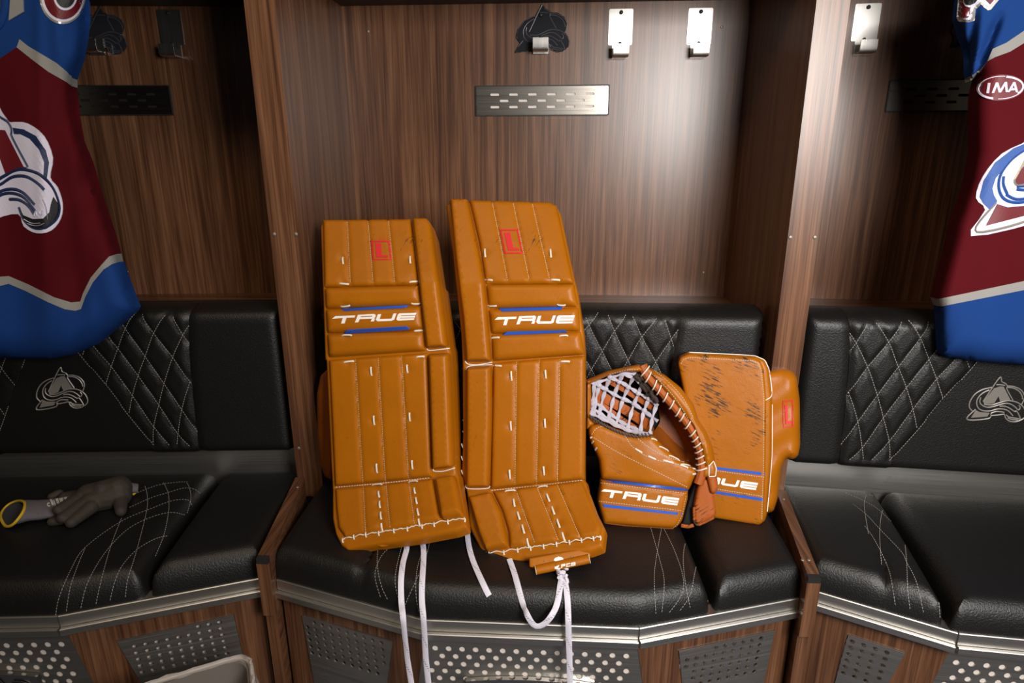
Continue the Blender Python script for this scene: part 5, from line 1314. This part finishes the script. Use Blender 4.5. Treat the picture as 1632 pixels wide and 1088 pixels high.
for a, b, r in (((560, 620), (700, 600), .010), ((560, 350), (640, 312), .010), ((700, 360), (820, 340), .014), ((640, 560), (820, 540), .012)):
    mb = MB(); A, B = zp(a, .008), zp(b, .010); mb.tube([A + (B - A) * t for t in np.linspace(0, 1, 5)], r, 8); mb.ball(A, r, 8, 6); mb.ball(B, r, 8, 6)
    remeshed('coated_finger', mb, .003, coat_g, gl)
ts = bvh([sl])
mb = MB(); rs = random.Random(4)
pr = []
for (x, y, w_, h_) in ((540, 380, 12, 70), (556, 385, 9, 62), (575, 390, 10, 58), (600, 375, 30, 20), (612, 405, 26, 14), (625, 425, 20, 14), (640, 372, 40, 16), (650, 395, 30, 14), (690, 360, 34, 10), (700, 376, 26, 10), (590, 450, 16, 10)):
    pr.append([g5((x, y), (x + w_, y - w_ * .25), (x + w_ + h_ * .35, y + h_ * .8), (x + h_ * .35, y + h_))])
t_ = np.linspace(.8, 5.2, 12); pr.append([g5(*([(530 + 22 * math.cos(a), 435 + 20 * math.sin(a)) for a in t_] + [(530 + 14 * math.cos(a), 435 + 12 * math.sin(a)) for a in t_[::-1]]))])
decal('size_print', pr, ts, plain('pale_print', L(190, 186, 180), .7), gl, .001, step=6.)
g2 = thing('work_glove', 'dark coated work glove lying palm up on the grey cuff', 'glove', zp((1150, 420), 0), 'work gloves')
mb = MB()
def cap(a, da, b, db, r0, r1, n=7):
    A, B = zp(a, da), zp(b, db); P = [A + (B - A) * t for t in np.linspace(0, 1, n)]; rr = [r0 + (r1 - r0) * t for t in np.linspace(0, 1, n)]
    mb.tube(P, rr, 10); mb.ball(A, r0, 10, 7); mb.ball(B, r1, 10, 7)
cap((930, 330), .030, (630, 490), .034, .017, .0115); cap((950, 400), .026, (670, 580), .022, .016, .0115); cap((990, 460), .020, (770, 630), .012, .016, .0120)
cap((1300, 330), .022, (1310, 505), .012, .018, .0120)
cap((960, 330), .030, (1280, 270), .034, .026, .030); cap((1000, 400), .022, (1290, 330), .024, .025, .028); cap((1120, 290), .036, (1290, 240), .036, .026, .026)
remeshed('coated_hand', mb, .0026, coat_g, g2, 5)
A, B = zp((1330, 250), .030), zp((1490, 255), .020); P = [A + (B - A) * t for t in np.linspace(0, 1, 6)]
MB().tube(P, [.024, .022, .019, .017, .016, .015], 14, flat=(1., .6)).build('cuff', knit_g, g2)
MB().tube([zp((1440, 325), .006), zp((1470, 300), .010), zp((1480, 290), .014)], .003, 7).build('cuff_hem', yel, g2)
# ------------------------------------------------------------------ waste bin with a clear liner
bz = crop(240, 1030, .12255)
ZR = .285
A, B, C_ = [at_Z(bz(p), ZR)[0] for p in ((60, 465), (1290, 88), (1490, 473))]
u = (A - B); u[2] = 0; u /= np.linalg.norm(u); v = C_ - B; v[2] = 0; v -= u * (v @ u); v /= np.linalg.norm(v)
W_, D_ = .36, .26
rect = dens(rnd([(0, 0), (W_, 0), (W_, D_), (0, D_)], .04, 6), .012)
ctr = np.array([W_ / 2, D_ / 2])
def ringat(z, s_): return [B + u * ((p[0] - ctr[0]) * s_ + ctr[0]) + v * ((p[1] - ctr[1]) * s_ + ctr[1]) + np.array([0, 0, z - ZR]) for p in rect]
cb = B + u * ctr[0] + v * ctr[1]
bn = thing('waste_bin', 'waste bin lined with a clear plastic bag at the bottom edge', 'waste bin', (cb[0], cb[1], 0))
bin_m = plain('grey_bin', L(112, 104, 98), .6)
m_, t_, b_ = nt('clear_liner'); b_.inputs['Base Color'].default_value = L(214, 206, 200); b_.inputs['Roughness'].default_value = .18; b_.inputs['Alpha'].default_value = .42; b_.inputs['Specular IOR Level'].default_value = .8
n_ = t_.nodes.new('ShaderNodeTexNoise'); n_.inputs['Scale'].default_value = 1.; mp_ = t_.nodes.new('ShaderNodeMapping'); mp_.inputs['Scale'].default_value = (40, 40, 6); tc_ = t_.nodes.new('ShaderNodeTexCoord')
bp_ = t_.nodes.new('ShaderNodeBump'); bp_.inputs['Strength'].default_value = .7; bp_.inputs['Distance'].default_value = .012
t_.links.new(tc_.outputs['Object'], mp_.inputs['Vector']); t_.links.new(mp_.outputs[0], n_.inputs['Vector']); t_.links.new(n_.outputs['Fac'], bp_.inputs['Height']); t_.links.new(bp_.outputs[0], b_.inputs['Normal'])
n = len(rect); V = []; F = []
for z, s_ in ((0.0, .80), (ZR - .004, .985), (ZR - .004, .955), (.012, .77)): V += ringat(z, s_)
for i in range(3): F += [(i * n + j, i * n + (j + 1) % n, (i + 1) * n + (j + 1) % n, (i + 1) * n + j) for j in range(n)]
F += [tuple(range(n))[::-1], tuple(range(3 * n, 4 * n))]
mesh('bin_body', V, F, bin_m, bn, 40)
MB().tube(ringat(ZR, 1.0) + ringat(ZR, 1.0)[:1], .0045, 8, caps=False).build('bin_rim', plain('pale_rim', L(168, 158, 148), .4), bn)
V = []; F = []; rs = np.random.RandomState(5)
wob = rs.randn(n) * .005; wob = wob + .4 * np.roll(wob, 1)
for i, (z, s_) in enumerate(((ZR - .16, 1.04), (ZR - .09, 1.03), (ZR - .03, 1.022), (ZR + .006, 1.012), (ZR + .008, .99), (ZR - .03, .95), (ZR - .1, .93), (ZR - .2, .85))):
    for j, p in enumerate(ringat(z, s_)):
        d = p - np.array([cb[0], cb[1], p[2]]); d /= np.linalg.norm(d); V.append(p + d * wob[j] * (1 if i in (0, 1, 6, 7) else .25) + np.array([0, 0, wob[j] * (1.5 if i == 0 else 0)]))
for i in range(7): F += [(i * n + j, i * n + (j + 1) % n, (i + 1) * n + (j + 1) % n, (i + 1) * n + j) for j in range(n)]
mesh('clear_liner', V, F, m_, bn, 50)
